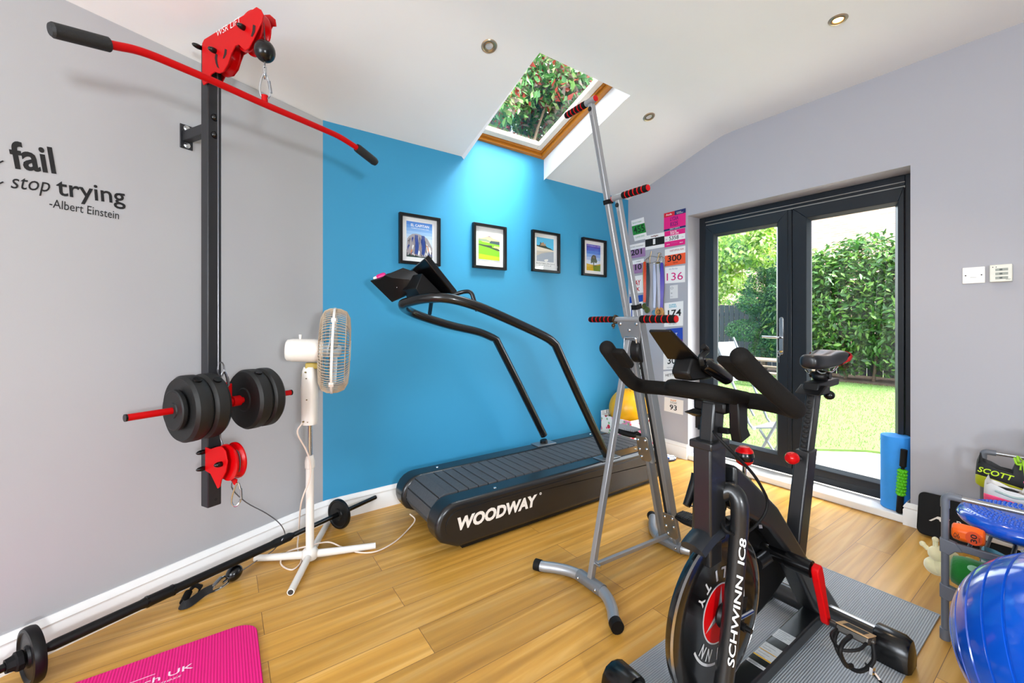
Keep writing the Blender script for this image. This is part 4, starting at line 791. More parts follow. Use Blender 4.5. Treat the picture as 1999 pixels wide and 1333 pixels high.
build('lower_rail', MB().bx(TX0 + .02, TX1 - .02, TY0 + .15, TY1 - .1, .012, .05), BLACK, tm)
for x in (.22, .72):
    for y in (TY0 + .25, TY1 - .2): build('foot', MB().cyl((x, y, 0), (x, y, .014), .025), RUBBER, tm)
# logo along the near cover
a = PX(897, 1038, TX1 + .0045); b = PX(1052, 987, TX1 + .0045); LW = (b - a).length
build('logo_lettering', MB().text('WOODWAY', V((TX1 + .0048, a.y - .012, .125)), (0, 1, 0), (0, 0, 1), .058, LW + .0, .05, .16, .0006).lathe([(.004, 0), (.0075, 0), (.0075, .0006), (.004, .0006)], (TX1 + .0048, b.y + .012, .183), (1, 0, 0), 16, True), mat('cream_print', '#e4ddd4', .6), cr_, smooth=0)
for x, y in ((.225, -2.1), (.225, -.78), (.735, -1.98), (.72, -.8)): build('cover_bolt', MB().lathe([(.0005, .004), (.007, .004), (.009, .001), (.009, 0)], (x, y, .2615), (0, 0, 1), 14), STEEL, tm)
# slat belt: individual slats on a loop over two drums
BX0, BX1, BZ_ = .30, .65, .262
SLAT = mat('slat_rubber', '#484a4d', .6, bump=.9, bscale=150, var=.25, scale=60)
mb = MB(); pitch = .062; R_ = .1; zc_ = BZ_ - R_; ya, yb = TY0 + .125, TY1 - .11
L_ = yb - ya; n1 = int(L_ / pitch)
for k in range(n1 + 1): y = ya + pitch * (k + .5); mb.bx(BX0, BX1, y - pitch * .445, y + pitch * .445, BZ_ - .014, BZ_)
for k in range(5):
    for yc, sg_ in ((ya, -1), (yb, 1)):
        t = pitch / R_ * (k + .35); d = V((0, sg_ * sin(t), cos(t))); tt = V((0, cos(t) * sg_, -sin(t)))
        mb.box(V(((BX0 + BX1) / 2, yc, zc_)) + d * (R_ - .007), BX1 - BX0, pitch * .9, .014, (1, 0, 0), tt, d)
belt = build('running_belt', mb, SLAT, tm, bevel=.002)
core = MB().prism([(BX0 + .004, y, z) for y, z in side_profile(ya - R_ + .014, yb + R_ - .014, .045, BZ_ - .014, R_ - .014, R_ - .014)], (BX1 - BX0 - .008, 0, 0))
build('drum_core', core, INK, tm)
# hand rails: one tube from post to post round the front, second hoop below the console
RAIL = mat('gloss_black_rail', '#101113', .24, coat=.3)
xn, xf = .735, .215
pts = [PX(1186, 893, xn), PX(1128, 770, xn), PX(1084, 672, xn), PX(1060, 655, xn), PX(962, 610, xn), PX(905, 589, xn - .02), PX(862, 581, xn - .06), PX(826, 583, xn - .14), PX(795, 590, xn - .24)]
pts2 = [PX(795, 605, xf + .06), PX(822, 617, xf + .01), PX(880, 635, xf), PX(935, 648, xf), PX(968, 662, xf), PX(1010, 745, xf), PX(1062, 850, xf)]
fpt = [V(((xn - .24 + xf + .06) / 2 + .06, (pts[-1].y + pts2[0].y) / 2 - .045, (pts[-1].z + pts2[0].z) / 2 + .005))]
rail = fil([pts[0], pts[1], pts[2]], .05)[:-1] + spline([pts[2], pts[3], pts[4], pts[5], pts[6], pts[7], pts[8]] + fpt + pts2[:4] + [pts2[4]], 5) + pts2[5:]
build('hand_rail', MB().tube(rail, .0265, 16), RAIL, tm)
for x, p in ((xn, pts[0]), (xf, pts2[-1])):
    build('post_plate', MB().bx(x - .05, x + .05, p.y - .09, p.y + .08, .2622, .267), mat('brushed_plate', '#8d9092', .35, .7), tm, bevel=.002)
    build('post_sleeve', MB().cyl((x, p.y, .265), (x, p.y - .005, .29), .03, .026), BLACK, tm)
build('grip_hoop', MB().tube(fil([PX(880, 577, .62), PX(905, 569, .66), PX(920, 569, .7), PX(932, 607, .73)], .03), .0115, 12), RAIL, tm)
build('rail_strap', MB().tube([PX(842, 588, .45), PX(839, 612, xf + .08)], .0115, 10), BLACK, tm)
# console seen from behind, bottle tray on its far side
con = [PX(829, 505, .63), PX(886, 576, .6), PX(845, 586, .38), PX(795, 534, .38)]
nn = (con[1] - con[0]).cross(con[2] - con[1]).normalized()
if nn.y > 0: nn = -nn
c_ = build('console', MB().prism(con, nn * -.035), GLOSSBLK, tm, bevel=.004)
build('console_mount', MB().prism([PX(797, 538, .4), PX(845, 586, .4), PX(838, 592, .4), PX(796, 584, .4), PX(785, 566, .4)], (.16, .02, 0)), BLACK, tm, bevel=.003)
tr = [PX(722, 548, .33), PX(765, 590, .3), PX(790, 577, .42), PX(797, 545, .45), PX(766, 542, .42), PX(751, 537, .4), PX(741, 545, .38)]
tn = V((-.25, -.9, .35)).normalized(); tr_ = build('bottle_tray', MB().prism(tr, (.03, .09, .045)), BLACK, tm, bevel=.002)
for q in ((779, 544), (775, 561), (794, 541)): p = PX(*q, .36); build('tray_screw', MB().ball(PX(*q, .415), .0035, n=10, m=6), STEEL, tr_)
o = thing('water_bottle', 'pink bottle with a white cap lying in the treadmill tray', 'bottle', PX(735, 548, .37)); a, b = PX(733, 544, .33), PX(792, 523, .42)
dv = (b - a).normalized(); build('bottle_body', MB().lathe([(.004, .01), (.015, .012), (.018, .02), (.018, .05), (.014, .06), (.004, .062)], a, dv, 24), mat('pink_bottle', '#d4197c', .35), o); build('bottle_cap', MB().lathe([(.004, -.008), (.011, -.008), (.013, -.002), (.013, .014), (.004, .014)], a, dv, 20), WHITEP, o)

# ================================================================ vertical climber
KX, SL = 1.40, -.251                                     # column centre and its lean
yz = lambda z: -1.318 + SL * (z - .05)
ld = V((0, SL, 1)).normalized(); lb_ = V((0, 1, -SL)).normalized()
kc = thing('vertical_climber', 'silver folding vertical climber with black and red grips', 'climbing machine', (KX, -1.6, 0))
def foot(ym, ye, xs):
    p = spline([V((KX + s * .262, ye, .026)) if abs(s) == 1 else V((KX + s * .262, ym + (ye - ym) * f, .026)) for s, f in xs], 5)
    o = build('foot_tube', MB().tube(p, .0235, 16), SILVER, kc)
    for i, j in ((0, 2), (-1, -3)):
        d = (p[i] - p[j]).normalized(); build('rubber_cap', MB().tube([p[i] - d * .028, p[i] + d * .004], .0258, 16), RUBBER, o)
    build('centre_sleeve', MB().tube([V((KX - .075, ym, .026)), V((KX + .075, ym, .026))], .0265, 16), SILVERD, o)
    for s in (-1, 1):
        build('sleeve_bolt', MB().ball((KX + s * .055, ym + (-.026 if ym < -1.5 else -.026), .03), .007, n=12, m=8), STEEL, o)
XS = [(-1, 1), (-.86, .82), (-.7, .5), (-.5, .2), (-.28, .02), (0, 0), (.28, .02), (.5, .2), (.7, .5), (.86, .82), (1, 1)]
foot(-1.882, -1.992, XS); foot(-1.318, -1.14, XS)
# front column: two channels, back strut, spreader
zt_ = 1.17
for s in (-1, 1): build('column_rail', MB().bar((KX + s * .045, yz(.05), .05), (KX + s * .045, yz(zt_), zt_), .022, .045, (0, 1, 0)), SILVERD, kc, bevel=.003)
build('column_slot', MB().bar((KX, yz(.09) + .012, .09), (KX, yz(zt_ - .05) + .012, zt_ - .05), .022, .012, (0, 1, 0)), INK, kc)
top = V((KX - .0, yz(1.09) - .03, 1.09))
build('back_strut', MB().bar((KX, -1.882, .045), top + V((-.005, -.02, 0)), .026, .026, (0, 1, 0)), SILVER, kc, bevel=.003)
build('strut_yoke', MB().tube(fil([top + V((-.035, -.02, -.06)), top + V((-.035, -.015, .015)), top + V((.035, -.015, .015)), top + V((.035, 0, -.05))], .01), .005, 8), STEEL, kc)
build('spreader_bar', MB().bar((KX + .02, -1.865, .11), (KX + .02, -1.335, .085), .018, .018), SILVER, kc, bevel=.002)
for y, z in ((-1.865, .11), (-1.335, .085)): build('pivot_bolt', MB().cyl((KX - .0, y, z), (KX + .045, y, z), .007), STEEL, kc)
build('height_knob', MB().cyl((KX - .03, -1.3, .1), (KX - .085, -1.28, .1), .016), RUBBER, kc)
# head plate, wheel housing, cross handle
hp = V((KX, yz(1.14) - .032, 1.14))
build('head_plate', MB().prism([hp + V((x, -.0 + SL * z, z)) for x, z in ((-.075, .055), (.075, .055), (.06, -.03), (.035, -.09), (-.035, -.09), (-.06, -.03))], (0, -.006, -.001)), SILVERD, kc, bevel=.004)
for x, z in ((-.05, .03), (.05, .03), (0, 0), (-.025, -.06)): build('plate_bolt', MB().ball(hp + V((x, -.008 + SL * z, z)), .0085, .005, .0085, 12, 8), STEEL, kc)
build('wheel_housing', MB().lathe([(.01, -.024), (.056, -.024), (.062, -.016), (.062, .016), (.056, .024), (.01, .024)], (KX + .015, yz(1.05) - .005, 1.045), (1, .2, 0), 28, True), BLACK, kc)
hy, hz_ = yz(1.19) - .03, 1.192
def grip(parent, p0, p1, r=.0155):
    p0, p1 = V(p0), V(p1); g = build('foam_grip', MB().tube([p0, p0.lerp(p1, .03), p0.lerp(p1, .97), p1], [r * .9, r, r, r * .9], 18), FOAMBLK, parent); d = (p1 - p0).normalized(); L = (p1 - p0).length
    for k in range(1, 6): c = p0.lerp(p1, k / 6); build('red_ring', MB().tube([c - d * .0025, c + d * .0025], r + .0009, 18), REDG, g)
    build('end_disc', MB().tube([p1, p1 + d * .003], r * .85, 18), REDG, g); return g
hb = build('cross_handle', MB().tube([(KX - .25, hy, hz_), (KX + .25, hy, hz_)], .0125, 16), SILVER, kc)
grip(hb, (KX - .095, hy, hz_), (KX - .265, hy, hz_)); grip(hb, (KX + .075, hy, hz_), (KX + .265, hy, hz_), .018)
build('grip_clamp', MB().tube([V((KX - .085 + .004 * sin(3 * t), hy - .018 * cos(t), hz_ + .018 * sin(t))) for t in np.linspace(0, 2 * pi, 17)[:-1]], .005, 6, closed=True).ball((KX - .085, hy - .016, hz_ - .03), .01, n=10, m=6).tube([(KX - .085, hy - .016, hz_ - .02), (KX - .08, hy - .02, hz_ - .045)], .004, 6), mat('dark_brass_clamp', '#54432f', .3, .9), hb)
# the two moving poles
def pole(x, zb, ztop, side, ztip, pedal_z):
    off = -.002
    p = lambda z, dy=0: V((x, yz(z) + off + dy, z))
    o = build('climbing_pole', MB().bar(p(zb), p(ztop), .024, .026, (0, 1, 0)), SILVER, kc, bevel=.003)
    build('pole_groove', MB().bar(p(1.25, -.0135), p(ztop - .05, -.0135), .004, .002, (0, 1, 0)), SILVERD, o)
    t = p(ztop + .012); build('grip_stub', MB().tube([t - V((side * .03, 0, 0)), t + V((side * .03, 0, 0))], .0145, 14), SILVER, o)
    grip(o, t + V((side * .03, 0, 0)), t + V((side * .17, -.0, 0))); build('stub_cap', MB().tube([t - V((side * .03, 0, 0)), t - V((side * .034, 0, 0))], .0135, 14), REDG, o)
    build('pole_bolt', MB().tube([p(ztop - .025, -.014), p(ztop - .025, -.018)], .01, 14), INK, o)
    return o
pl = pole(KX - .03, .46, 2.165, -1, 0, 0); pr = pole(KX + .035, .1, 1.735, 1, 0, 0)
zj = 1.73; build('pole_joint', MB().bar((KX - .03, yz(zj), zj), (KX - .03, yz(zj + .02), zj + .02), .032, .034, (0, 1, 0)), BLACK, pl); build('pole_joint', MB().bar((KX + .035, yz(1.24), 1.24), (KX + .035, yz(1.262), 1.262), .034, .036, (0, 1, 0)), BLACK, pr)
def pedal(parent, x, z, side, plate_cols):
    y = yz(z) - .028; pb = build('pedal_bracket', MB().prism([V((x + a, y - .008 + SL * b, z + b)) for a, b in ((-.036, .05), (.03, .055), (.04, .04), (.04, -.06), (.025, -.078), (-.02, -.078), (-.04, -.05))], (0, -.006, 0)), mat('nickel_bracket', '#8b867d', .3, .8), parent, bevel=.003)
    for a, b in ((-.022, .03), (.024, .035), (-.022, -.02), (.024, -.01), (-.018, -.058)): build('bracket_bolt', MB().ball(V((x + a, y - .015 + SL * b, z + b)), .0085, .006, .0085, 12, 8), STEEL, pb)
    c = V((x + side * .115, y + .0, z + .05)); mb = MB(); L, D = .15, .085; rings = []
    for i in range(11):
        u = -L / 2 + L * i / 10; w = D * (.62 + .38 * (1 - abs(2 * i / 10 - 1) ** 2.2)); h = .012 + .01 * (1 - (2 * i / 10 - 1) ** 2)
        rings.append([c + V((u, w * cos(a) * .5 * (1 if 1 else 0), h * sin(a) + (.006 * (i / 10) * side))) for a in np.linspace(0, 2 * pi, 17)[:-1]])
    o = build('foot_pedal', mb.loft(rings), RUBBER, parent, smooth=50)
    mb = MB()
    for i in range(15):
        u = -L / 2 + .012 + (L - .024) * i / 14; w = D * (.6 + .36 * (1 - abs(2 * (u / L)) ** 2.2)); mb.bx(c.x + u - .0028, c.x + u + .0028, c.y - w * .46, c.y + w * .46, c.z + .014, c.z + .024)
    build('tread_ribs', mb, plate_cols, o, bevel=.001)
pedal(pl, KX - .04, .55, -1, mat('grey_tread', '#8f9399', .6)); pedal(pr, KX + .05, .165, 1, mat('black_tread', '#17181a', .65))

# ================================================================ ribbed grey mat and exercise bike
GM = stripes('grey_ribbed_pvc', '#92979a', '#b0b5b8', (1, 0, 0), .0072, rough=.5, bump=.8, dist=.003)
t = thing('floor_mat', 'grey ribbed floor mat under the exercise bike', 'mat', (2.08, -2.0, 0)); build('ribbed_sheet', MB().bx(1.79, 2.372, -3.05, -.893, .0005, .006), GM, t)
build('edge_binding', MB().bx(1.79, 2.372, -.8935, -.885, .0005, .0065), mat('mat_edge', '#8a9398', .5), t)
X0 = 2.1
bk = thing('exercise_bike', 'black indoor cycling bike with a red and silver flywheel badge', 'exercise bike', (X0, -1.75, .006))
q = lambda px, py, dx=0: PX(px, py, X0 + dx)
FRB = mat('satin_black_frame', '#17181a', .34, bump=.04, coat=.15)
def stab(y, name, front):
    z = .058; o = build(name, MB().tube([(X0 - .25, y, z), (X0 + .25, y, z)], .036, 20), FRB, bk)
    for s in (-1, 1):
        x1 = X0 + s * .285; x0_ = X0 + s * .18; rings = []
        for k, (f_, sc) in enumerate(((0, .98), (.04, 1), (.75, 1), (.93, .9), (1, .62))):
            x = x0_ + (x1 - x0_) * f_; pr_ = [(-.05, .0068), (.05, .0068), (.052, .05), (.045, .08), (.028, .1), (0, .106), (-.028, .1), (-.045, .08), (-.052, .05)]
            rings.append([V((x, y + a * sc, .0068 + (b - .0068) * (sc if k else sc))) for a, b in pr_])
        c = build('stabiliser_cap', MB().loft(rings), GLOSSBLK, o, smooth=40)
    return o
rs = stab(-1.325, 'rear_stabiliser', False); fs_ = stab(-2.19, 'front_stabiliser', True)
build('silver_strip', MB().prism([(X0 - .02, -1.325 + .0365 * sin(a), .058 + .0365 * cos(a)) for a in (.75, .45, .1, -.2)] + [(X0 - .02, -1.325 + .035 * sin(a), .058 + .035 * cos(a)) for a in (-.2, .1, .45, .75)], (.2, 0, 0)), mat('silver_label', '#d6dade', .3, .4), rs)
beam = build('base_beam', MB().bar((X0, -1.33, .062), (X0, -2.19, .062), .066, .05), FRB, bk, bevel=.008, seg=3)
LAB = mat('grey_white_label', '#c9cbca', .5, var=.25, scale=160); YEL = mat('yellow_warning', '#d8a414', .5)
def sticker(y0, y1, w, strip=False, dx=0):
    o = build('warning_label', MB().bx(X0 - w / 2 + dx, X0 + w / 2 + dx, y0, y1, .0872, .0876), LAB, beam)
    if strip:
        build('warning_stripe', MB().bx(X0 - w / 2 + dx, X0 + w / 2 + dx, y0, y0 + .006, .0876, .0879), YEL, o); build('warning_stripe', MB().bx(X0 - w / 2 + dx, X0 + w / 2 + dx, y0 + .04, y0 + .043, .0876, .0879), YEL, o)
    mb = MB()
    for k in range(5): yy = y0 + (y1 - y0) * (k + .7) / 6; mb.bx(X0 - w * .4 + dx, X0 + w * (.1 + .3 * ((k * 7) % 3) / 2) + dx, yy, yy + .0016, .0876, .0878)
    build('fine_print', mb, mat('print_grey', '#6c6e70', .6), o)
sticker(-1.655, -1.6, .056); sticker(-1.785, -1.70, .056, True); sticker(-1.83, -1.815, .056)
# sloping main frame and down strut (one forged piece)
mf = [q(1416, 902), q(1440, 922), q(1500, 984), q(1557, 1078), q(1604, 1148), q(1628, 1186), q(1600, 1206), q(1572, 1182), q(1548, 1130), q(1520, 1072), q(1484, 1026), q(1440, 1000), q(1414, 985)]
mfb = MB().prism([p - V((.035, 0, 0)) for p in mf], (.07, 0, 0)); build('main_frame', mfb, FRB, bk, bevel=.012, seg=3)
build('frame_strut', MB().tube(fil([q(1476, 1100, -.03), q(1545, 1052, -.03), q(1560, 1036, -.02)], .03), .022, 12), FRB, bk)
build('frame_badge', MB().prism([q(1481, 1024, .037), q(1487, 1024, .037), q(1488, 1031, .037), q(1482, 1031, .037)], (.001, 0, 0)), SILVER, bk)
# seat tube, post with notches, slider, saddle
def boxtube(pts, w, d, m_, name, bev=.006):
    rings = []
    for p in pts: rings.append([V((p.x + a * w / 2, p.y + b * d / 2, p.z)) for a, b in ((-1, -1), (1, -1), (1, 1), (-1, 1))])
    return build(name, MB().loft(rings), m_, bk, bevel=bev, seg=3)
boxtube([q(1549, 1100), q(1574, 876)], .05, .075, FRB, 'seat_tube')
sp = boxtube([q(1574, 885), q(1591, 748)], .036, .055, FRB, 'seat_post')
n0, n1_ = q(1574, 868), q(1588, 775); mb = MB()
for k in range(11): p = n0.lerp(n1_, k / 10); mb.ball(p + V((0, -.0275, 0)), .0095, .003, .0075, 12, 6)
build('height_notches', mb, INK, sp)
kb = q(1547, 894); build('pull_pin', MB().tube([q(1560, 894), kb], .011, 12), GLOSSBLK, bk)
build('seat_knob', MB().lathe([(.0005, .026), (.012, .024), (.02, .014), (.022, 0), (.019, -.012), (.01, -.018), (.0005, -.02)], kb, (-.3, -.95, .1), 24), REDG, bk)
sy = -1.315; sz = q(1600, 752).z
build('seat_slider', MB().prism([(X0 - .028, sy - .1, sz - .012), (X0 - .028, sy - .085, sz + .018), (X0 - .028, sy + .11, sz + .022), (X0 - .028, sy + .11, sz - .004)], (.056, 0, 0)), BLACK, bk, bevel=.005)
build('slider_cap', MB().prism([(X0 - .045, sy - .13, sz - .024), (X0 - .045, sy - .07, sz + .006), (X0 - .045, sy - .03, sz + .004), (X0 - .045, sy - .03, sz - .024)], (.09, 0, 0)), BLACK, bk, bevel=.005)
build('slider_knob', MB().ball((X0 + .03, sy + .0, sz - .035), .02, .018, .018, 14, 8).cyl((X0 + .0, sy, sz - .03), (X0 + .03, sy, sz - .03), .008), GLOSSBLK, bk)
build('adjust_pin', MB().tube([(X0 - .02, sy - .12, sz - .06), (X0 - .055, sy - .13, sz - .06)], .007, 10), GLOSSBLK, bk)
sc_ = build('saddle_clamp', MB().ball((X0, sy, sz + .035), .03, .035, .025, 14, 8).cyl((X0 - .035, sy, sz + .04), (X0 + .035, sy, sz + .04), .014), BLACK, bk)
for s in (-1, 1): build('saddle_rail', MB().tube(fil([(X0 + s * .018, -1.405, sz + .066), (X0 + s * .02, -1.37, sz + .05), (X0 + s * .022, -1.26, sz + .05), (X0 + s * .028, -1.225, sz + .07)], .02), .0035, 8), STEEL, sc_)
rings = []; SD = [(-1.436, .016, .0, .016), (-1.43, .031, -.004, .027), (-1.40, .04, -.002, .032), (-1.36, .043, -.006, .032), (-1.31, .05, -.008, .031), (-1.265, .062, .0, .031), (-1.225, .072, .008, .03), (-1.2, .07, .01, .026), (-1.186, .045, .008, .016)]
for y, w, dz, h in SD:
    zc = 1.032 + dz; ring = []
    for a in np.linspace(0, 2 * pi, 25)[:-1]:
        cx_, cz_ = cos(a), sin(a); g_ = -.009 * math.exp(-(cx_ * w / .014) ** 2) if cz_ > 0 and -1.42 < y < -1.21 else 0
        ring.append(V((X0 + w * (abs(cx_) ** .75) * (1 if cx_ > 0 else -1), y, zc + h * (abs(cz_) ** .8) * (1 if cz_ > 0 else -.95) + g_)))
    rings.append(ring)
SAD = mat('black_saddle_vinyl', '#15171b', .32, bump=.06); sd_ = build('saddle', MB().loft(rings), SAD, bk, smooth=80, sub=1)
for s in (-1, 1):
    pr_ = []
    for i in (4, 5, 6, 7, 8):
        y, w, dz, h = SD[i]; zc = 1.032 + dz; k0 = .55 - (i - 4) * .33
        pr_.append([V((X0 + s * (w * (abs(cos(a)) ** .75) + .003), y + (.001 if i == 8 else 0), zc + h * (abs(sin(a)) ** .8) * (1 if sin(a) > 0 else -.95))) for a in np.linspace(-1.45, (-1.3, -.6, .3, 1.0, 1.35)[i - 4], 6)])
    mb = MB(); mb.add([p for r_ in pr_ for p in r_], [(i * 6 + j, i * 6 + j + 1, (i + 1) * 6 + j + 1, (i + 1) * 6 + j) for i in range(4) for j in range(5)])
    build('red_corner', mb, REDG, sd_, smooth=60)
# head tube, stem, locking lever
yh = -2.085
hd = boxtube([V((X0, yh, .565)), V((X0, yh, .835))], .056, .078, FRB, 'head_tube')
build('head_collar', MB().bx(X0 - .035, X0 + .035, yh - .047, yh + .047, .828, .85), FRB, hd, bevel=.004)
boxtube([V((X0, yh + .006, .84)), V((X0, yh + .02, .955))], .042, .056, FRB, 'stem_post')
boxtube([V((X0, yh, .5)), V((X0, yh, .57))], .044, .06, FRB, 'head_foot')
lv0, lv1 = q(1394, 932, -.02), q(1360, 930, -.06)
le = build('lock_lever', MB().cyl(lv0, lv1, .018).tube([q(1361, 926, -.06), q(1358, 938, -.06), q(1346, 972, -.062), q(1340, 987, -.062)], [.017, .0155, .0125, .011], 12), BLACK, bk, smooth=50)
# fork arching over the flywheel, the near leg carries the lettering
fo = .058
def fork(pts, r): return build('fork_leg', MB().tube(spline(pts, 6), r, 16), FRB, bk)
wy, wz, wr, wx = -2.045, .345, .228, X0 - .002
fl_ = [V((X0 + .01, yh + .04, .69)), V((X0 + fo * .6, yh + .055, .7)), V((X0 + fo, yh + .055, .665)), V((X0 + fo, yh + .045, .55)), V((X0 + fo, -2.075, .36)), V((X0 + fo, -2.115, .2)), V((X0 + fo, -2.16, .08))]
fr_ = fork(fl_, .0245); fork([V((2 * X0 - p.x, p.y, p.z)) for p in fl_], .0245)
a_, b_ = fl_[5], fl_[3]
d_ = (fl_[3] - fl_[5]).normalized(); sidev = V((.75, -.66, 0)).normalized(); upv = d_.cross(sidev).normalized()
def forktext(s, z0, w, h):
    p = fl_[4] + (fl_[3] - fl_[4]).normalized() * (z0 - fl_[4].z) if z0 > .36 else fl_[5] + (fl_[4] - fl_[5]).normalized() * (z0 - fl_[5].z)
    dd = (fl_[3] - fl_[4]).normalized() if z0 > .42 else (fl_[3] - fl_[5]).normalized(); sv = V((.80, -.6, 0)); u_ = sv.cross(dd).normalized(); sv = dd.cross(u_).normalized()
    sgn = sv if sv.x > 0 else -sv
    mb = MB().text(s, p, dd, u_, h, w, .02, .12, .0002); r_ = .0267
    for i, v in enumerate(mb.v):                              # wrap the lettering round the tube
        along = (v - p).dot(dd); off = (v - p).dot(u_) - h / 2; a = off / r_; mb.v[i] = p + dd * along + sgn * (r_ * cos(a)) + u_ * (r_ * sin(a))
    build('fork_lettering', mb, mat('white_print', '#dfe0de', .6), fr_, smooth=0)
forktext('SCHWINN', .268, .23, .018); forktext('IC8', .52, .07, .018)
# flywheel with rim line and badge
wc = V((wx, wy, wz)); FLY = mat('flywheel_black', '#0b0c0d', .2, coat=.5)
fw_ = build('flywheel', MB().lathe([(.02, -.008), (wr * .74, -.008), (wr * .8, -.012), (wr * .97, -.012), (wr * .985, -.008), (wr, .009), (wr * .97, .0125), (wr * .8, .0125), (wr * .74, .008), (.02, .008)], wc, (1, 0, 0), 72, True), FLY, bk)
build('rim_band', MB().lathe([(wr - .006, .0124), (wr + .0004, .0088), (wr + .0008, .0092), (wr - .0055, .013)], wc, (1, 0, 0), 72, True), mat('machined_rim', '#b6b6b8', .18, 1), fw_)
bx_ = wc.x + .0084
def disc(r0, r1, m_, name, x, n=56): return build(name, MB().lathe([(r0, 0), (r1, 0), (r1, .0004), (r0, .0004)], (x, wy, wz), (1, 0, 0), n, True), m_, fw_)
WPR = mat('badge_silver', '#c9cacc', .4, .2); disc(.02, .083, WPR, 'badge_border', bx_); disc(.02, .079, RED, 'badge_disc', bx_ + .0003)
mb = MB()
for k in range(3):
    a0 = radians(83 + 120 * k); P_ = lambda r_, a, l=0: V((bx_ + .0008 + l, wy + r_ * cos(a), wz + r_ * sin(a)))
    mb.use(0).poly([P_(.02, a0 - .55), P_(.078, a0), P_(.012, a0)]); mb.use(1).poly([P_(.02, a0 + .55), P_(.078, a0), P_(.012, a0)])
build('badge_star', mb, [WPR, mat('badge_grey', '#77787b', .5)], fw_, smooth=0)  # each star point is half silver, half grey
def ringtext(s, mid, r_, inward, span, h):
    mb = MB()
    for i, ch in enumerate(s):
        f_ = (i + .5) / len(s) - .5; a = mid + (f_ * span if inward else -f_ * span)        # angle seen from the +x side, y to the right
        rad = V((0, cos(a), sin(a))); up_ = -rad if inward else rad; ax2 = up_.cross(V((1, 0, 0))) * 1
        p = V((bx_ + .0003, wy, wz)) + rad * (r_ + (h if inward else 0)); mb.text(ch, p - ax2 * h * .42, ax2, up_, h, h * (.28 if ch == 'I' else .8), .03, 0, .0003)
    build('ring_lettering', mb, WPR, fw_, smooth=0)
ringtext('QUALITY', radians(80), .096, True, radians(150), .03)
ringtext('SCHWINN', radians(-80), .096, False, radians(140), .03)
mb = MB()
for m0_ in (radians(-170 + 250), radians(-80)):
    pass
for a0, a1 in ((radians(-155), radians(-100)), (radians(-10), radians(55))):
    aa = np.linspace(a0, a1, 20); mb.add([V((bx_ + .0003, wy + r_ * cos(a), wz + r_ * sin(a))) for a in aa for r_ in (.132, .139)], [(2 * i, 2 * i + 1, 2 * i + 3, 2 * i + 2) for i in range(19)])
build('ring_arc', mb, WPR, fw_, smooth=0)
build('axle', MB().cyl((X0 - .09, wy, wz), (X0 + .085, wy, wz), .011).cyl((X0 + .085, wy, wz), (X0 + .1, wy, wz), .007).lathe([(.012, .013), (.03, .013), (.034, .02), (.03, .03), (.012, .03)], wc, (1, 0, 0), 24, True), BLACK, fw_)
build('axle_bracket', MB().prism([(X0 + .036, wy + .0, wz - .05), (X0 + .036, wy + .07, wz - .035), (X0 + .036, wy + .09, wz + .03), (X0 + .036, wy + .03, wz + .045)], (.008, 0, 0)), BLACK, bk, bevel=.002)
build('tension_screw', MB().tube([(X0 + .05, wy + .01, wz), (X0 + .05, wy + .1, wz - .012)], [.0065] * 2, 10), STEEL, bk)
# belt guard, fender, resistance knob and brake cable
gd = [q(1438, 1010, -.06), q(1500, 1052, -.06), q(1540, 1110, -.06), q(1545, 1160, -.06), q(1530, 1196, -.06), q(1478, 1226, -.06), q(1462, 1240, -.06)]
gpts = [(-1.44, .22), (-1.41, .27), (-1.43, .33), (-1.5, .37), (-1.75, .52), (-1.9, .545), (-1.98, .5), (-2.02, .4), (-2.02, .3), (-1.98, .2), (-1.94, .15), (-1.9, .12), (-1.6, .17)]
build('belt_guard', MB().prism([(X0 - .055, y, z) for y, z in gpts], (-.04, 0, 0)), BLACK, bk, bevel=.015, seg=3)
fd = []
for a in np.linspace(radians(84), radians(119), 8): fd.append((a, wr + .012))
rings = [[V((wx + x_, wy + cos(a) * (r_ + dz_), wz + sin(a) * (r_ + dz_))) for x_, dz_ in ((-.038, 0), (-.032, .018), (-.012, .03), (.012, .03), (.032, .018), (.038, 0), (.032, -.002), (-.032, -.002))] for a, r_ in fd]
build('fender', MB().loft(rings), mat('fender_plastic', '#1d2024', .3), bk, smooth=40)
kp = q(1453, 890); yk = kp.y; zk = kp.z
kn = build('resistance_knob', MB().lathe([(.0005, .03), (.014, .028), (.024, .018), (.028, .004), (.028, -.006), (.022, -.02), (.01, -.028), (.0005, -.028)], kp, UP, 28), GLOSSBLK, bk, smooth=50)
build('knob_band', MB().lathe([(.0005, .031), (.0146, .029), (.0246, .019), (.0262, .0135), (.018, .013)], kp, UP, 28), REDG, kn); build('knob_band', MB().lathe([(.0264, -.0115), (.0226, -.0205), (.0106, -.0285), (.009, -.02)], kp, UP, 28), REDG, kn)
build('knob_rod', MB().cyl(kp - UP * .025, kp - UP * .075, .006), STEEL, bk); build('brake_sleeve', MB().bx(kp.x - .015, kp.x + .015, kp.y - .018, kp.y + .018, kp.z - .2, kp.z - .07), BLACK, bk, bevel=.003)
pts = [q(1393, 842, .03), q(1400, 852, .05), q(1432, 885, .08), q(1470, 925, .08), q(1494, 965, .08), q(1498, 985, .08), q(1490, 1008, .075), q(1468, 1032, .065), q(1444, 1043, .06), q(1420, 1038, .05), q(1409, 1022, .03), q(1408, 1002, .01), q(1413, 985, .0)]
build('sensor_cable', MB().tube(spline(pts, 6), .0042, 8), RUBBER, bk)
build('loose_wires', MB().tube(spline([q(1404, 985, .0), q(1410, 996, .02), q(1418, 988, .02), q(1412, 1000, .01), q(1405, 994, .0), q(1415, 1004, .0)], 5), .0015, 6), INK, bk)
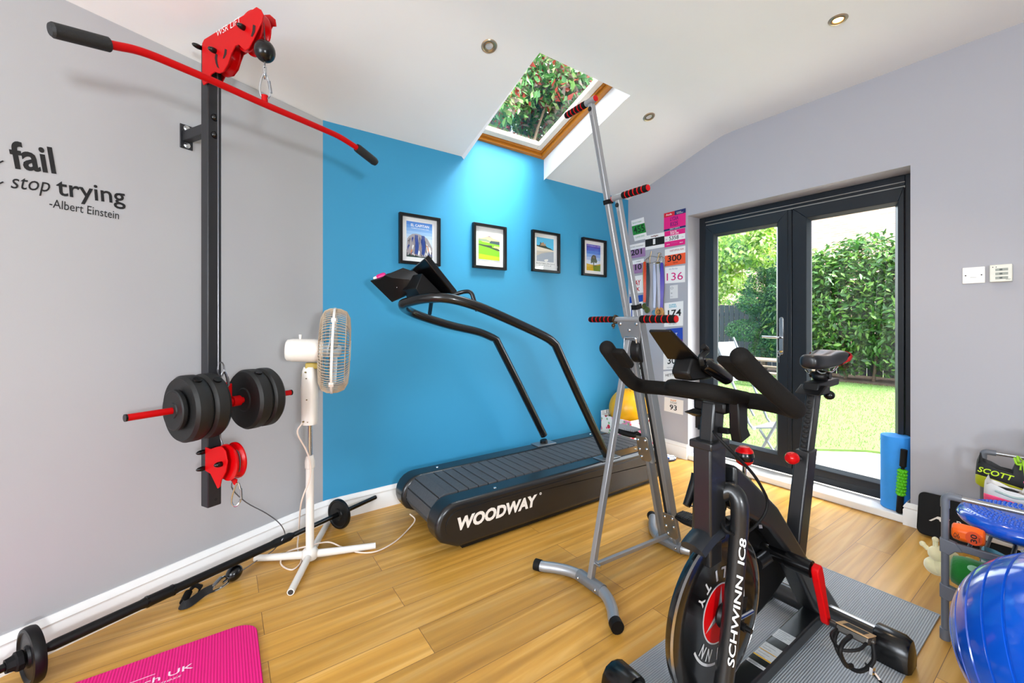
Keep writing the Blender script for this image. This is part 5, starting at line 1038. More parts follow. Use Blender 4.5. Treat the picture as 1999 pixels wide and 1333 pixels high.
# cranks and pedals
cy_, cz__ = -1.62, .375; ch_ = V((X0, cy_, cz__))
ch_ = q(1575, 1107, .09); cyy, czz = ch_.y, ch_.z
build('crank_axle', MB().cyl((X0 - .13, cyy, czz), (X0 + .03, cyy, czz), .022).cyl((X0 + .03, cyy, czz), (X0 + .105, cyy, czz), .026), GLOSSBLK, bk)
xe = X0 + .12; p0, p1 = V((xe, cyy, czz)), PX(1610, 1200, xe + .005)
cd_ = (p1 - p0).normalized(); p1 = p0 + cd_ * .175
def crank(p0, p1, name):
    d = (p1 - p0).normalized(); s = V((1, 0, 0)); u = s.cross(d); rings = []
    for f_, w_ in ((-.02, .012), (-.008, .019), (.03, .02), (.09, .015), (.15, .014), (.178, .014), (.19, .009)):
        c = p0 + d * f_; rings.append([c + s * a * .011 + u * b * w_ for a, b in ((-1, -1), (1, -1), (1, 1), (-1, 1))])
    return build(name, MB().loft(rings), RED, bk, bevel=.004, seg=3)
crank(p0, p1, 'crank_arm'); pL0 = V((X0 - .12, cyy, czz)); pL1 = pL0 - cd_ * .175; crank(pL0, pL1, 'crank_arm')
def bike_pedal(c, s, tilt):
    ax = V((s, 0, 0)); fwd = V((0, -cos(tilt), sin(tilt))); up_ = V((0, sin(tilt), cos(tilt))); m0 = c + ax * .07
    o = build('pedal', MB().box(m0, .085, .075, .022, ax, fwd, up_).cyl(c, c + ax * .12, .007), mat('pewter_pedal', '#55524e', .35, .8), bk, bevel=.004)
    build('pedal_face', MB().box(m0 + up_ * .0115, .085, .078, .003, ax, fwd, up_), mat('tan_pedal_face', '#b89466', .4, .3), o, bevel=.001)
    build('pedal_slot', MB().box(m0 + up_ * .0134, .056, .05, .0008, ax, fwd, up_), INK, o)
    cg = lambda a, b, z: m0 + ax * a + fwd * b + up_ * z
    build('toe_cage', MB().tube(spline([cg(-.038, .03, -.004), cg(-.034, .09, -.02), cg(-.0, .115, -.035), cg(.034, .09, -.02), cg(.038, .03, -.004)], 5), .0045, 8).tube(spline([cg(0, .04, -.006), cg(0, .1, -.02), cg(0, .115, -.045), cg(0, .05, -.085), cg(0, -.0, -.09)], 5), .0065, 8), RUBBER, o)
    build('toe_strap', MB().tube(spline([cg(-.042, 0, 0), cg(-.05, .0, -.05), cg(-.02, .0, -.092), cg(.02, .0, -.094), cg(.05, .0, -.05), cg(.044, 0, 0)], 5), .006, 8), RUBBER, o)
    b = build('strap_buckle', MB().box(cg(.05, 0, -.075), .008, .026, .018, ax, fwd, up_).bar(cg(.052, 0, -.075), cg(.075, .03, -.08), .006, .003), STEEL, o)
    return o, cg
po, cg = bike_pedal(p1 + V((.012, 0, 0)), 1, .35)
e_ = cg(.05, 0, -.085); build('strap_tail', MB().tube(spline([e_, PZ(1690, 1295, .03), PZ(1705, 1315, .012), PZ(1728, 1340, .009)], 6), .0032, 8), RUBBER, po)
bike_pedal(pL1 - V((.012, 0, 0)), -1, .2)
# handlebar, pads, tray, dumbbell cradles
yb_ = -2.04
def hpt(s, a, y, z): return V((X0 + s * a, y, z))
for s in (-1, 1):
    pts = [hpt(s, .0, -2.03, .955), hpt(s, .09, -2.02, .962), hpt(s, .18, -2.05, .966), hpt(s, .232, -2.1, .972), hpt(s, .235, -2.15, .995), hpt(s, .215, -2.225, 1.05), hpt(s, .2, -2.29, 1.103)]
    hb_ = build('handlebar', MB().tube(spline(pts, 6), .0225, 16), FOAMBLK, bk, smooth=50)
    d = (pts[-1] - pts[-3]).normalized(); build('bar_end', MB().ball(pts[-1], .0225, n=16, m=10), FOAMBLK, hb_)
    c = pts[-1].lerp(pts[-2], .55) + V((-s * .035, .0, .0)); build('elbow_pad', MB().box(c, .05, .085, .02, V((1, 0, 0)), d, V((1, 0, 0)).cross(d)), FOAMBLK, hb_, bevel=.008, seg=3)
build('aero_loop', MB().tube(spline([hpt(-1, .07, -2.02, .965), hpt(-1, .075, -2.12, .985), hpt(-1, .05, -2.185, 1.0), hpt(1, .05, -2.185, 1.0), hpt(1, .075, -2.12, .985), hpt(1, .07, -2.02, .965)], 6), .021, 14), FOAMBLK, bk, smooth=50)
build('bar_clamp', MB().bx(X0 - .05, X0 + .05, yb_ - .05, yb_ + .06, .925, .96), BLACK, bk, bevel=.008)
tq = [q(1268, 642, -.05), q(1310, 642, .02), q(1366, 699, .03), q(1305, 697, -.04)]
tn = (tq[1] - tq[0]).cross(tq[2] - tq[1]).normalized(); tn = tn if tn.z > 0 else -tn
ty = build('tablet_tray', MB().prism(tq, -tn * .008), GLOSSBLK, bk, bevel=.003)
build('tray_lip', MB().tube(spline([q(1370, 712, .03), q(1368, 698, .03), q(1374, 690, .03), q(1380, 684, .03), q(1373, 676, .03)], 4), .008, 10), BLACK, ty)
build('tray_bracket', MB().prism([q(1318, 696, -.03), q(1362, 698, -.03), q(1356, 735, -.03), q(1316, 740, -.03), q(1309, 726, -.03)], (.055, 0, 0)), BLACK, bk, bevel=.006)
build('console', MB().tube([q(1372, 712, .03), q(1376, 712, .03), q(1419, 738, .04), q(1423, 741, .04)], [.014, .019, .019, .012], 16), GLOSSBLK, bk, smooth=50)
build('dumbbell_cradle', MB().prism([q(1333, 803, -.07), q(1362, 793, -.07), q(1395, 788, -.07), q(1395, 800, -.07), q(1350, 811, -.07)], (.05, 0, 0)), BLACK, bk, bevel=.004)
build('dumbbell_cradle', MB().prism([q(1421, 775, .06), q(1439, 775, .06), q(1440, 832, .06), q(1446, 846, .06), q(1427, 861, .06), q(1423, 838, .06)], (.03, 0, 0)), BLACK, bk, bevel=.004)
build('cradle_arm', MB().bar(q(1367, 812, -.06), q(1367, 835, -.06), .02, .02, (0, 1, 0)).bar(q(1367, 833, -.06), q(1425, 842, .06), .02, .014), BLACK, bk)
# ================================================================ far corner: flowered crate, yellow ball, trainer
def floral():
    m = bpy.data.materials.new('floral_oilcloth'); m.use_nodes = True; n = m.node_tree.nodes; l = m.node_tree.links; b = n['Principled BSDF']
    tc = n.new('ShaderNodeTexCoord'); base = lin('#e9e6df'); prev = None
    for sc, th, cols in ((13, .3, ('#c8283c', '#d8577c', '#e58fae', '#c8283c')), (21, .24, ('#5d9a5a', '#86b07c', '#d8577c', '#5d9a5a')), (9, .2, ('#b01f33', '#d8577c', '#b01f33', '#7aa86a'))):
        v = n.new('ShaderNodeTexVoronoi'); v.inputs['Scale'].default_value = sc; l.new(tc.outputs['Object'], v.inputs['Vector'])
        cr = n.new('ShaderNodeValToRGB'); cr.color_ramp.interpolation = 'CONSTANT'; el = cr.color_ramp.elements
        while len(el) < 4: el.new(.5)
        for i, c in enumerate(cols): el[i].position = i / 4; el[i].color = lin(c)
        l.new(v.outputs['Color'], cr.inputs[0]); lt = n.new('ShaderNodeMath'); lt.operation = 'LESS_THAN'; lt.inputs[1].default_value = th; l.new(v.outputs['Distance'], lt.inputs[0])
        mx = n.new('ShaderNodeMix'); mx.data_type = 'RGBA'; l.new(lt.outputs[0], mx.inputs['Factor']); l.new(cr.outputs[0], mx.inputs[7])
        if prev: l.new(prev, mx.inputs[6])
        else: mx.inputs[6].default_value = base
        prev = mx.outputs[2]
    l.new(prev, b.inputs['Base Color']); b.inputs['Roughness'].default_value = .35; return m
t = thing('storage_crate', 'white flower patterned open crate in the corner holding the yellow ball', 'crate', (.21, -.25, 0))
bx0 = PY(1227, 798, -.25).x; x0, x1, y0, y1, h = bx0 - .174, bx0 + .174, -.424, -.076, .335; FL = floral()
build('crate_body', MB().bx(x0, x1, y0, y0 + .012, 0, h).bx(x0, x1, y1 - .012, y1, 0, h).bx(x0, x0 + .012, y0 + .012, y1 - .012, 0, h).bx(x1 - .012, x1, y0 + .012, y1 - .012, 0, h).bx(x0 + .012, x1 - .012, y0 + .012, y1 - .012, 0, .01), FL, t, bevel=.003)
build('side_handle', MB().tube(spline([(x0 - .002, y0 + .06, h - .06), (x0 - .02, y0 + .04, h - .1), (x0 - .02, y0 + .02, h - .16), (x0 - .002, y0 + .03, h - .2)], 5), .006, 8), WHITEP, t)
c = PY(1227, 798, -.25); rb = .175; c.z = .335 + sqrt(rb * rb - .1615 ** 2)
o = thing('gym_ball', 'yellow inflatable ball sitting in the flowered crate', 'ball', c - UP * rb)
build('ball_skin', MB().ball(c, rb, n=48, m=28), mat('yellow_vinyl', '#e9a80b', .35, var=.03), o); build('valve_plug', MB().cyl(c + V((.3, -.2, .93)).normalized() * (rb - .002), c + V((.3, -.2, .93)).normalized() * (rb + .003), .008), mat('yellow_plug', '#c98d08', .5), o)
def shoe(name, label, heel, d, L, sole_c, upper_c, lace_c, accent=None, group='running shoes', tilt=0, marks=None, roll=0, lining=None, hk=1):
    """running shoe from heel to toe: sole, upper, dark opening, laces"""
    heel = V(heel); d = V(d).normalized(); s = d.cross(UP).normalized(); u = s.cross(d)
    if roll: s, u = s * cos(roll) + u * sin(roll), u * cos(roll) - s * sin(roll)
    o = thing(name, label, 'shoe', heel, group); P = lambda f, a, z: heel + d * (f * L) + s * a + u * z
    W_ = [(0, .018, .030, .07), (.03, .028, .032, .09), (.07, .033, .032, .092), (.12, .0355, .032, .088), (.22, .036, .03, .075), (.32, .0355, .027, .076), (.38, .036, .026, .084), (.42, .037, .025, .08), (.5, .039, .024, .072), (.62, .045, .021, .062), (.75, .048, .019, .05), (.87, .044, .019, .043), (.95, .034, .021, .037), (1, .016, .025, .032)]
    k = L / .285; u = u * hk; so = []; up_ = []
    for f, w, zs, zu in W_:
        w *= k; zs *= k; zu *= k; t0 = .008 * k * max(0, (f - .8) / .2) ** 2 + .006 * k * max(0, (.08 - f) / .08)
        so.append([P(f, a * w, z) for a, z in ((-.92, t0), (-1.06, t0 + (zs - t0) * .4), (-1.04, zs), (1.04, zs), (1.06, t0 + (zs - t0) * .4), (.92, t0))])
        ring = []
        for ia, a in enumerate(np.linspace(pi, 0, 13)):
            aw, zz = w * (abs(cos(a)) ** .8) * (1 if cos(a) > 0 else -1) * (1 - .2 * sin(a) * (1 if f < .5 else .3)), zs + (zu - zs) * sin(a)
            if .05 < f < .36:
                zz = zs + (zu - zs) * min(1, sin(a) * 1.25)
                if 3 <= ia <= 9: zz = zs + (zu - zs) * .3; aw *= .92
            ring.append(P(f, aw, zz))
        up_.append(ring + [P(f, w * .9, zs - .003), P(f, -w * .9, zs - .003)])
    build('sole', MB().loft(so), sole_c, o, bevel=.002, smooth=50); up = build('upper', MB().loft(up_), upper_c, o, smooth=70)
    c = P(.19, 0, .05 * k); build('ankle_opening', MB().ball(c, .05 * k, .022 * k, .009 * k, 24, 10, d, s, u), lining or mat('shoe_lining', '#101113', .8), o)
    mb = MB()
    for i in range(5):
        f = .42 + i * .055; z = (.078 - i * .0045) * k; mb.tube(spline([P(f, -.022 * k, z - .01 * k), P(f + .01, 0, z + .002 * k), P(f + .02, .022 * k, z - .01 * k)], 4), .0032 * k, 6)
    for sg in (-1, 1): mb.tube(spline([P(.42, 0, .08 * k), P(.38, sg * .02 * k, .096 * k), P(.42, sg * .04 * k, .084 * k), P(.46, sg * .02 * k, .086 * k), P(.43, 0, .083 * k)], 5), .0034 * k, 6); mb.tube(spline([P(.43, 0, .084 * k), P(.47, sg * .03 * k, .088 * k), P(.5, sg * .045 * k, .06 * k)], 5), .003 * k, 6)
    build('laces', mb, lace_c, o)
    if accent:
        for sg in (-1, 1):
            pts = []; 
            for f, z in ((.12, .05), (.3, .042), (.5, .05), (.7, .033)): 
                w = np.interp(f, [q_[0] for q_ in W_], [q_[1] for q_ in W_]) * k; pts.append(P(f, sg * (w * .985), z * k))
            build('side_flash', MB().tube(spline(pts, 5), .0042 * k, 6), accent, o)
    if marks:
        txt, mc, f0, wd, hh = marks; zs = .034 * k; r_ = .04
        p = P(f0, .0345 * k, .042 * k); q_ = P(f0 + wd, .037 * k, .038 * k)
        ax = (q_ - p); w_ = ax.length; upn = (u - ax.normalized() * u.dot(ax.normalized())).normalized()
        build('side_lettering', MB().text(txt, p + s * .0015, ax, (upn - s * .12).normalized(), hh, w_, .02, .2, .002), mc, o, smooth=0)
    return o
def patt():
    m = bpy.data.materials.new('zigzag_upper'); m.use_nodes = True; n = m.node_tree.nodes; l = m.node_tree.links; b = n['Principled BSDF']
    tc = n.new('ShaderNodeTexCoord'); v = n.new('ShaderNodeTexVoronoi'); v.feature = 'DISTANCE_TO_EDGE'; v.inputs['Scale'].default_value = 38; l.new(tc.outputs['Object'], v.inputs['Vector'])
    cr = n.new('ShaderNodeValToRGB'); cr.color_ramp.interpolation = 'CONSTANT'; e = cr.color_ramp.elements; e[0].color = lin('#e8ebef'); e[1].position = .14; e[1].color = lin('#141b33'); l.new(v.outputs['Distance'], cr.inputs[0]); l.new(cr.outputs[0], b.inputs['Base Color']); return m
shoe('trainer', 'navy and white patterned trainer on the floor in the corner behind the climber', (.43, -.335, 0.0), (.42, .9, 0), .275, mat('navy_sole', '#20263d', .6), patt(), mat('neon_lace', '#cfe02a', .5), mat('bright_blue', '#1b66d0', .4))

# ================================================================ by the door: foam roller, massage stick, padded board
t = thing('foam_roller', 'tall bright blue foam roller standing on the door sill', 'foam roller', (2.0, .1, .05)); rx, ry = PY(1748, 900, .1).x, .1
build('foam_cylinder', MB().lathe([(.002, .05), (.07, .05), (.0725, .053), (.0725, .483), (.07, .487), (.002, .487)], (rx, ry, 0), UP, 48), mat('blue_eva_foam', '#2f8fe0', .75, bump=.12, bscale=120), t)
b0 = PY(1757, 1006, -.0); b0 = V((b0.x - .005, .006, .0505)); tp = PX(1774, 872, ox1 - .03); tp = V((tp.x, .007, tp.z)); sv = (tp - b0).normalized(); SL_ = (tp - b0).length
t = thing('massage_stick', 'green knobbled massage stick leaning between the roller and the wall', 'massage stick', b0)
build('stick_core', MB().tube([b0 + sv * .003, b0 + sv * .008, b0 + sv * (SL_ * .28), b0 + sv * (SL_ * .3), b0 + sv * (SL_ * .72), b0 + sv * (SL_ * .74), tp], [.012, .0165, .0165, .008, .008, .0165, .0165], 18), RUBBER, t)
for k in range(8):
    c = b0 + sv * (SL_ * (.315 + .05 * k)); xa, ya_ = perp(sv); mb = MB().tube([c - sv * .011, c + sv * .011], .0185, 16)
    for j in range(8): a = 2 * pi * (j + .5 * (k % 2)) / 8; mb.ball(c + (xa * cos(a) + ya_ * sin(a)) * .0185, .0075, n=8, m=6)
    build('roller_ring', mb, mat('lime_roller', '#58c40f', .45), t)
pa = PY(1794, 985, -.045).x; t = thing('padded_board', 'black padded board with a white angular logo leaning on the wall behind the shoe rack', 'padded board', (pa + .2, -.06, 0)); tn_ = V((0, -.24, 1)).normalized(); 
def PBd(u, z, o=0): return V((pa + u, -.075, .0)) + V((0, .24, 1)).normalized() * z + V((0, -1, .24)).normalized() * o
bw, bh, br_ = .43, .225, .03; out = []
for cx_, cz_, a0 in ((bw - br_, bh - br_, 0), (br_, bh - br_, pi / 2), (br_, br_, pi), (bw - br_, br_, 1.5 * pi)):
    for a in np.linspace(a0, a0 + pi / 2, 6): out.append(PBd(cx_ + br_ * cos(a), cz_ + br_ * sin(a) + .004))
build('board_pad', MB().prism(out, V((0, -1, .24)).normalized() * .034), RUBBER, t, bevel=.006, seg=3)
lgo = [(.06, .075), (.1, .115), (.135, .112), (.125, .09), (.09, .088), (.085, .08), (.118, .08), (.135, .1), (.118, .101), (.103, .1)]
build('angular_logo', MB().prism([PBd(u, z, .0342) for u, z in ((.05, .085), (.085, .118), (.135, .118), (.12, .095), (.095, .095), (.09, .104), (.08, .104), (.06, .085))], V((0, -1, .24)).normalized() * .001).text('P', PBd(.16, .094, .0343), (1, 0, 0), V((0, .24, 1)).normalized(), .028, None, .01, 0, .001), WHITEP, t, smooth=0)

# ================================================================ shoe rack with what lies on it
RKP = mat('grey_rack_plastic', '#63676f', .4); RKT = mat('rack_steel_tube', '#9a9c9f', .28, .8)
ra = V((2.412, -1.035, 0)); rdx = V((.998, .06, 0)); rw = .33; rdy = V((-.012, 1, 0)).normalized(); rl = .88
RK = lambda a, b, z: ra + rdx * a + rdy * b + UP * z
rk = thing('shoe_rack', 'grey plastic and steel shoe rack at the right edge beside the blue ball', 'shoe rack', RK(rw / 2, rl / 2, 0))
for b in (0, rl):
    for a in (0, rw):
        build('rack_leg', MB().tube([RK(a, b, .0), RK(a, b, .04), RK(a, b, .041), RK(a, b, .53)], [.0155, .0155, .0115, .0115], 14), RKP, rk)
    build('top_handle', MB().tube([RK(.04, b, .535), RK(rw - .04, b, .535)], .0095, 12), RKT, rk)
    for a, sg in ((0, 1), (rw, -1)): build('elbow_joint', MB().tube(fil([RK(a, b, .49), RK(a, b, .535), RK(a + sg * .045, b, .535)], .02), .0135, 14), RKP, rk)
    for z in (.355, .185):
        zz = z; z = z + (.07 if b else 0); build('tier_bar', MB().bar(RK(.01, b, z), RK(rw - .01, b, z - .0), .014, .026), RKP, rk, bevel=.003)
        for a, sg in ((0, 1), (rw, -1)):
            build('tier_bracket', MB().prism([RK(a - sg * .014, b - .012, z - .03), RK(a - sg * .014, b - .012, z + .022), RK(a + sg * .03, b - .012, z + .014), RK(a + sg * .05, b - .012, z - .012), RK(a + sg * .028, b - .012, z - .018), RK(a + sg * .014, b - .012, z - .036)], (0, .024, 0)), RKP, rk, bevel=.003)
for z in (.355, .185):
    for a in (.06, .165, .27): build('shelf_tube', MB().tube([RK(a, .01, z), RK(a, rl - .01, z + .07)], .0065, 10), mat('dark_shelf_tube', '#3d4046', .35, .4), rk)
BLUEV = mat('blue_vinyl', '#0a4fc0', .16, var=.03, coat=.5)
cc = RK(.178, .185, .438); t = thing('balance_cushion', 'glossy blue inflatable balance cushion with knobbled top on the shoe rack', 'balance cushion', cc - UP * .035)
build('cushion_body', MB().lathe([(.003, -.034), (.09, -.038), (.145, -.034), (.17, -.014), (.175, .0), (.166, .018), (.15, .028), (.12, .033), (.003, .035)], cc, UP, 56), BLUEV, t, smooth=60)
mb = MB()
for r_, n_c in ((.15, 72), (.135, 60), (.118, 52), (.1, 44), (.08, 34), (.06, 24)):
    for k in range(n_c): a = 2 * pi * k / n_c; mb.ball(cc + V((r_ * cos(a), r_ * sin(a), .0235 if r_ > .14 else .03 if r_ > .12 else .0325)), .0055, .0055, .0055, 6, 4)
build('massage_nubs', mb, mat('blue_nubs', '#0d55c8', .35), t)
def timer(label, c, txt1, txt2, ax, L=.088):
    ax = V(ax).normalized(); sd_ = V((ax.y, -ax.x, 0)); o = thing('timer_block', label, 'timer', V(c) - UP * .034, 'orange timer blocks'); ring = []
    for f_, sc in ((0, .74), (.06, .9), (.25, 1), (.75, 1), (.94, .9), (1, .74)):
        cp_ = V(c) + ax * (L * (f_ - .5) * 1.0); ring.append([cp_ + sd_ * (.034 * sc * cos(a)) + UP * (.034 * sc * sin(a)) for a in np.linspace(pi / 6, 2 * pi + pi / 6, 7)[:-1]])
    b = build('block_body', MB().loft(ring), mat('orange_soft_plastic', '#f06008', .4), o, bevel=.007, seg=4)
    return o, sd_, ax
o, sd_, ax = timer('orange six sided timer block marked 06 and 30 under the blue cushion', RK(.058, .012, .404) + V((0, .012, .0)), '', '', rdx, .088)
fr0 = -rdy
def tb(u, z, o=0): return RK(.058, .012, .404) + V((0, .012, 0)) + rdx * u + fr0 * (.0298 + o) + UP * z
build('face_recess', MB().prism([tb(.006 + .022 * cos(a) + .012, .024 * sin(a), .0003) for a in np.linspace(0, 2 * pi, 25)[:-1]], fr0 * .0008), mat('orange_recess', '#d8480a', .45), o, smooth=0)
build('face_digits', MB().text('30', tb(.026, -.015, .0014), (0, 0, 1), -rdx, .016, .03, .02, 0, .0005).text('sec', tb(.034, -.008, .0014), (0, 0, 1), -rdx, .006, .016, .01, 0, .0005).text('06', tb(-.034, -.013, .0012), rdx, (0, 0, 1), .017, .016, .0, 0, .0005), INK, o, smooth=0)
timer('orange timer block at the extreme right edge of the picture', RK(.29, .03, .372) + UP * .032, '', '', rdy, .08)
WH = mat('pale_grey_mesh', '#d2d0cc', .6); 
hA = PY(1905, 945, -.36); shoe('running_shoe', 'black running shoe with lime sole on the rack', PY(1906, 944, -.45), (1, -.1, -.03), .31, mat('lime_sole', '#a8ad14', .45), mat('black_mesh', '#191a1c', .7), mat('lime_lace', '#93c61f', .5), None, hk=1.5, marks=('SCOTT', mat('lime_print', '#b6d312', .5), .035, .36, .022))
shoe('running_shoe', 'grey running shoe with hot pink sole in front of the black one', PY(1922, 977, -.62), (1, -.06, -.02), .3, mat('pink_sole', '#ff4d7e', .45), WH, mat('pink_lace', '#f0127a', .5), mat('sea_grey', '#9cb0ac', .5), hk=1.2)
shoe('running_shoe', 'pale blue running shoe on the low tier of the rack behind the grey bar', (2.47, -.74, .2), (1, .06, 0), .28, mat('white_blue_sole', '#c8d6dc', .5), mat('teal_mesh', '#5f9aae', .6), mat('pale_lace', '#bcd2d8', .5), lining=mat('dark_teal', '#1b2c38', .7))
shoe('running_shoe', 'black and white trainer low on the rack behind the cream soft toy', (2.40, -.42, .2), (1, .0, 0), .285, mat('white_sole', '#d9d6d2', .5), mat('black_mesh', '#191a1c', .7), mat('grey_lace', '#8d8f92', .6))
CREAM = mat('cream_plush', '#e7dcae', .95, bump=.6, bscale=90, sheen=.6); GRN = mat('green_plush', '#0d7a22', .9, bump=.5, bscale=140, sheen=.4)
t = thing('soft_toy', 'cream plush toy with lumpy head poking out beside the rack leg', 'soft toy', (2.4, -.86, .2)); y = -.86
def bl(px, py, r, ry=None, dy=0): c = PY(px, py, y + dy); return c
mb = MB()
for px, py, r, k in ((1828, 1105, .04, 1), (1834, 1082, .037, 1), (1846, 1108, .046, 1), (1852, 1090, .04, 1)): c = PY(px, py, y); mb.ball(c, r, r * .95, r * .85, 20, 12)
body = build('plush_body', mb, CREAM, t)
mb = MB()
for px, py, dx, dz in ((1812, 1064, -.5, .5), (1826, 1060, 0, 1), (1838, 1062, .3, .9)): c = PY(px, py + 8, y); mb.tube(spline([c, c + V((dx * .015, 0, dz * .015)), c + V((dx * .034, 0, dz * .03))], 4), .0085, 10); mb.ball(c + V((dx * .035, 0, dz * .031)), .011, n=12, m=8)
build('plush_horns', mb, CREAM, t)
t = thing('soft_toy', 'green spotted plush tube lying on the lowest tier of the rack', 'soft toy', (2.5, -.9, .2)); a = PY(1855, 1108, -.93); b = a + V((.24, .03, -.012)); rings = []; dv = (b - a).normalized()
build('plush_tube', MB().tube([a, a + dv * .006, a + dv * .03, a.lerp(b, .5), b - dv * .02, b], [.03, .048, .056, .058, .054, .03], 28), GRN, t, smooth=60)
for u, ang, c_, r_ in ((.14, .9, '#ef5a1c', .02), (.07, 1.5, '#9fd6b0', .018), (.17, 2.2, '#c58fd0', .012), (.2, 1.2, '#e6d98a', .014), (.05, 2.9, '#e6d98a', .013)):
    c = a + dv * u + V((0, -cos(ang - .7), sin(ang - .7))) * .0575; build('felt_spot', MB().ball(c, r_, .004, r_ * .7, 16, 8, dv, V((0, -cos(ang - .7), sin(ang - .7))), dv.cross(V((0, -cos(ang - .7), sin(ang - .7))))), mat('felt_' + c_.strip('#'), c_, .9), t)
t = thing('soft_toy', 'white fluffy toy at the top of the rack at the right edge', 'soft toy', (2.58, -.28, .45)); mb = MB(); rng = random.Random(4)
for k in range(26): c = V((2.615, -.26, .575)) + V((rng.uniform(-.03, .06), rng.uniform(-.05, .05), rng.uniform(-.09, .09))); mb.ball(c, .034, n=12, m=8)
build('fluffy_body', mb, mat('white_fleece', '#efece6', .95, bump=.6, bscale=120, sheen=.6), t)
build('grey_ear', MB().ball((2.585, -.29, .52), .018, .02, .05, 16, 10), mat('blue_grey_fleece', '#a9b6bd', .9), t)

# ================================================================ big blue exercise ball
bc_ = V((2.76, -1.39, .277)); R = .275; t = thing('exercise_ball', 'large glossy blue exercise ball with ribbed rings in front of the shoe rack', 'exercise ball', (bc_.x, bc_.y, .002))
bax = V((.93, -.2, .32)).normalized(); prof_ = []
aa_ = sorted(set([pi * i / 72 for i in range(73)] + [g0 + d_ for g0 in [radians(x_) for x_ in range(24, 160, 11)] for d_ in (-.016, -.008, .008, .016)]))
for a in aa_:
    near = min(abs(a - radians(x_)) for x_ in range(24, 160, 11)); r_ = R - (.0045 if near < .009 else 0); prof_.append((max(.0004, r_ * sin(a)), -r_ * cos(a)))
build('ball_skin', MB().lathe(prof_, bc_, bax, 72), BLUEV, t, smooth=25); build('valve_plug', MB().lathe([(.0005, R + .002), (.01, R + .001), (.011, R - .004)], bc_, bax, 16), WHITEP, t)
# ================================================================ the garden outside
GZ = -.1
def grass_mat():
    return mat('lawn_soil', '#4c6a2c', .9, var=.35, scale=9)
lawn_edge = [(-12, -11.0), (.30, .9), (.8, 1.36), (1.33, 1.91), (2.3, 2.6), (6, 3.2)]
lawn = MB().prism([(-12, .9, GZ - .05), (.3, .9, GZ - .05), (.8, 1.36, GZ - .05), (1.33, 1.95, GZ - .05), (2.3, 2.3, GZ - .05), (9, 2.5, GZ - .05), (9, 9.5, GZ - .05), (-12, 9.5, GZ - .05)], (0, 0, .052))
struct('lawn', lawn, grass_mat(), loc=(0, 0, 0))
def slab_mat():
    m = bpy.data.materials.new('pale_paving'); m.use_nodes = True; n = m.node_tree.nodes; l = m.node_tree.links; b = n['Principled BSDF']; tc = n.new('ShaderNodeTexCoord')
    br = n.new('ShaderNodeTexBrick'); br.offset = 0; br.inputs['Scale'].default_value = 1; br.inputs['Brick Width'].default_value = .6; br.inputs['Row Height'].default_value = .6; br.inputs['Mortar Size'].default_value = .006
    br.inputs['Color1'].default_value = lin('#b3aa9d'); br.inputs['Color2'].default_value = lin('#bdb5a8'); br.inputs['Mortar'].default_value = lin('#8f8576')
    rt = n.new('ShaderNodeVectorRotate'); rt.inputs['Angle'].default_value = .6; l.new(tc.outputs['Object'], rt.inputs['Vector']); l.new(rt.outputs[0], br.inputs['Vector']); l.new(br.outputs[0], b.inputs['Base Color']); b.inputs['Roughness'].default_value = .85; return m
struct('patio', MB().bx(-12, 9, .3, 3.2, GZ - .12, GZ - .02), slab_mat(), loc=(0, 0, 0))
struct('flower_bed', MB().bx(-12, 9, 7.35, 8.7, GZ - .05, GZ + .03), mat('bark_soil', '#4a3a2c', .95, var=.4, scale=20), loc=(0, 0, 0))
# grass blades
N = 42000; xs = np.random.uniform(-5, 2.6, N); ys = np.random.uniform(1, 7.4, N); ok = (ys > .9 + np.clip(xs - .3, 0, 9) * 1.02) & (ys > 1.0); xs, ys = xs[ok], ys[ok]; N = len(xs)
ang = np.random.uniform(0, 2 * pi, N); hh = np.random.uniform(.018, .04, N); lean = np.random.uniform(-.02, .02, (N, 2)); w = .0035
vv = np.zeros((N, 3, 3)); vv[:, 0] = np.stack([xs - w * np.cos(ang), ys - w * np.sin(ang), np.full(N, GZ)], 1); vv[:, 1] = np.stack([xs + w * np.cos(ang), ys + w * np.sin(ang), np.full(N, GZ)], 1); vv[:, 2] = np.stack([xs + lean[:, 0], ys + lean[:, 1], GZ + hh], 1)
def npmesh(name, verts, nper, m, parent=None, faces=None):
    me = bpy.data.meshes.new(name); n = len(verts) // nper; me.vertices.add(len(verts)); org = WLOC[parent.name] if parent is not None else V((0, 0, 0))
    me.vertices.foreach_set('co', (verts - np.array(org)).astype('f').ravel())
    pat = faces or [tuple(range(nper))]; idx = np.concatenate([(np.arange(n)[:, None, None] * nper + np.array(pat)[None]).reshape(-1)]); k = len(pat[0])
    me.loops.add(len(idx)); me.loops.foreach_set('vertex_index', idx.astype('i')); np_ = n * len(pat); me.polygons.add(np_)
    me.polygons.foreach_set('loop_start', (np.arange(np_) * k).astype('i')); me.polygons.foreach_set('loop_total', np.full(np_, k, 'i')); me.update(calc_edges=True); me.validate()
    me.materials.append(m); o = bpy.data.objects.new(name, me); COL.objects.link(o); WLOC[o.name] = V(org)
    if parent is not None: o.parent = parent
    return o
g = npmesh('grass', vv.reshape(-1, 3), 3, leafmat('grass_blades', ['#5a7a30', '#6a8a3a', '#4c6c2a', '#7d9650'], .6, .3)); tag(g, 'short green grass of the garden lawn beyond the patio', 'grass', kind='stuff')
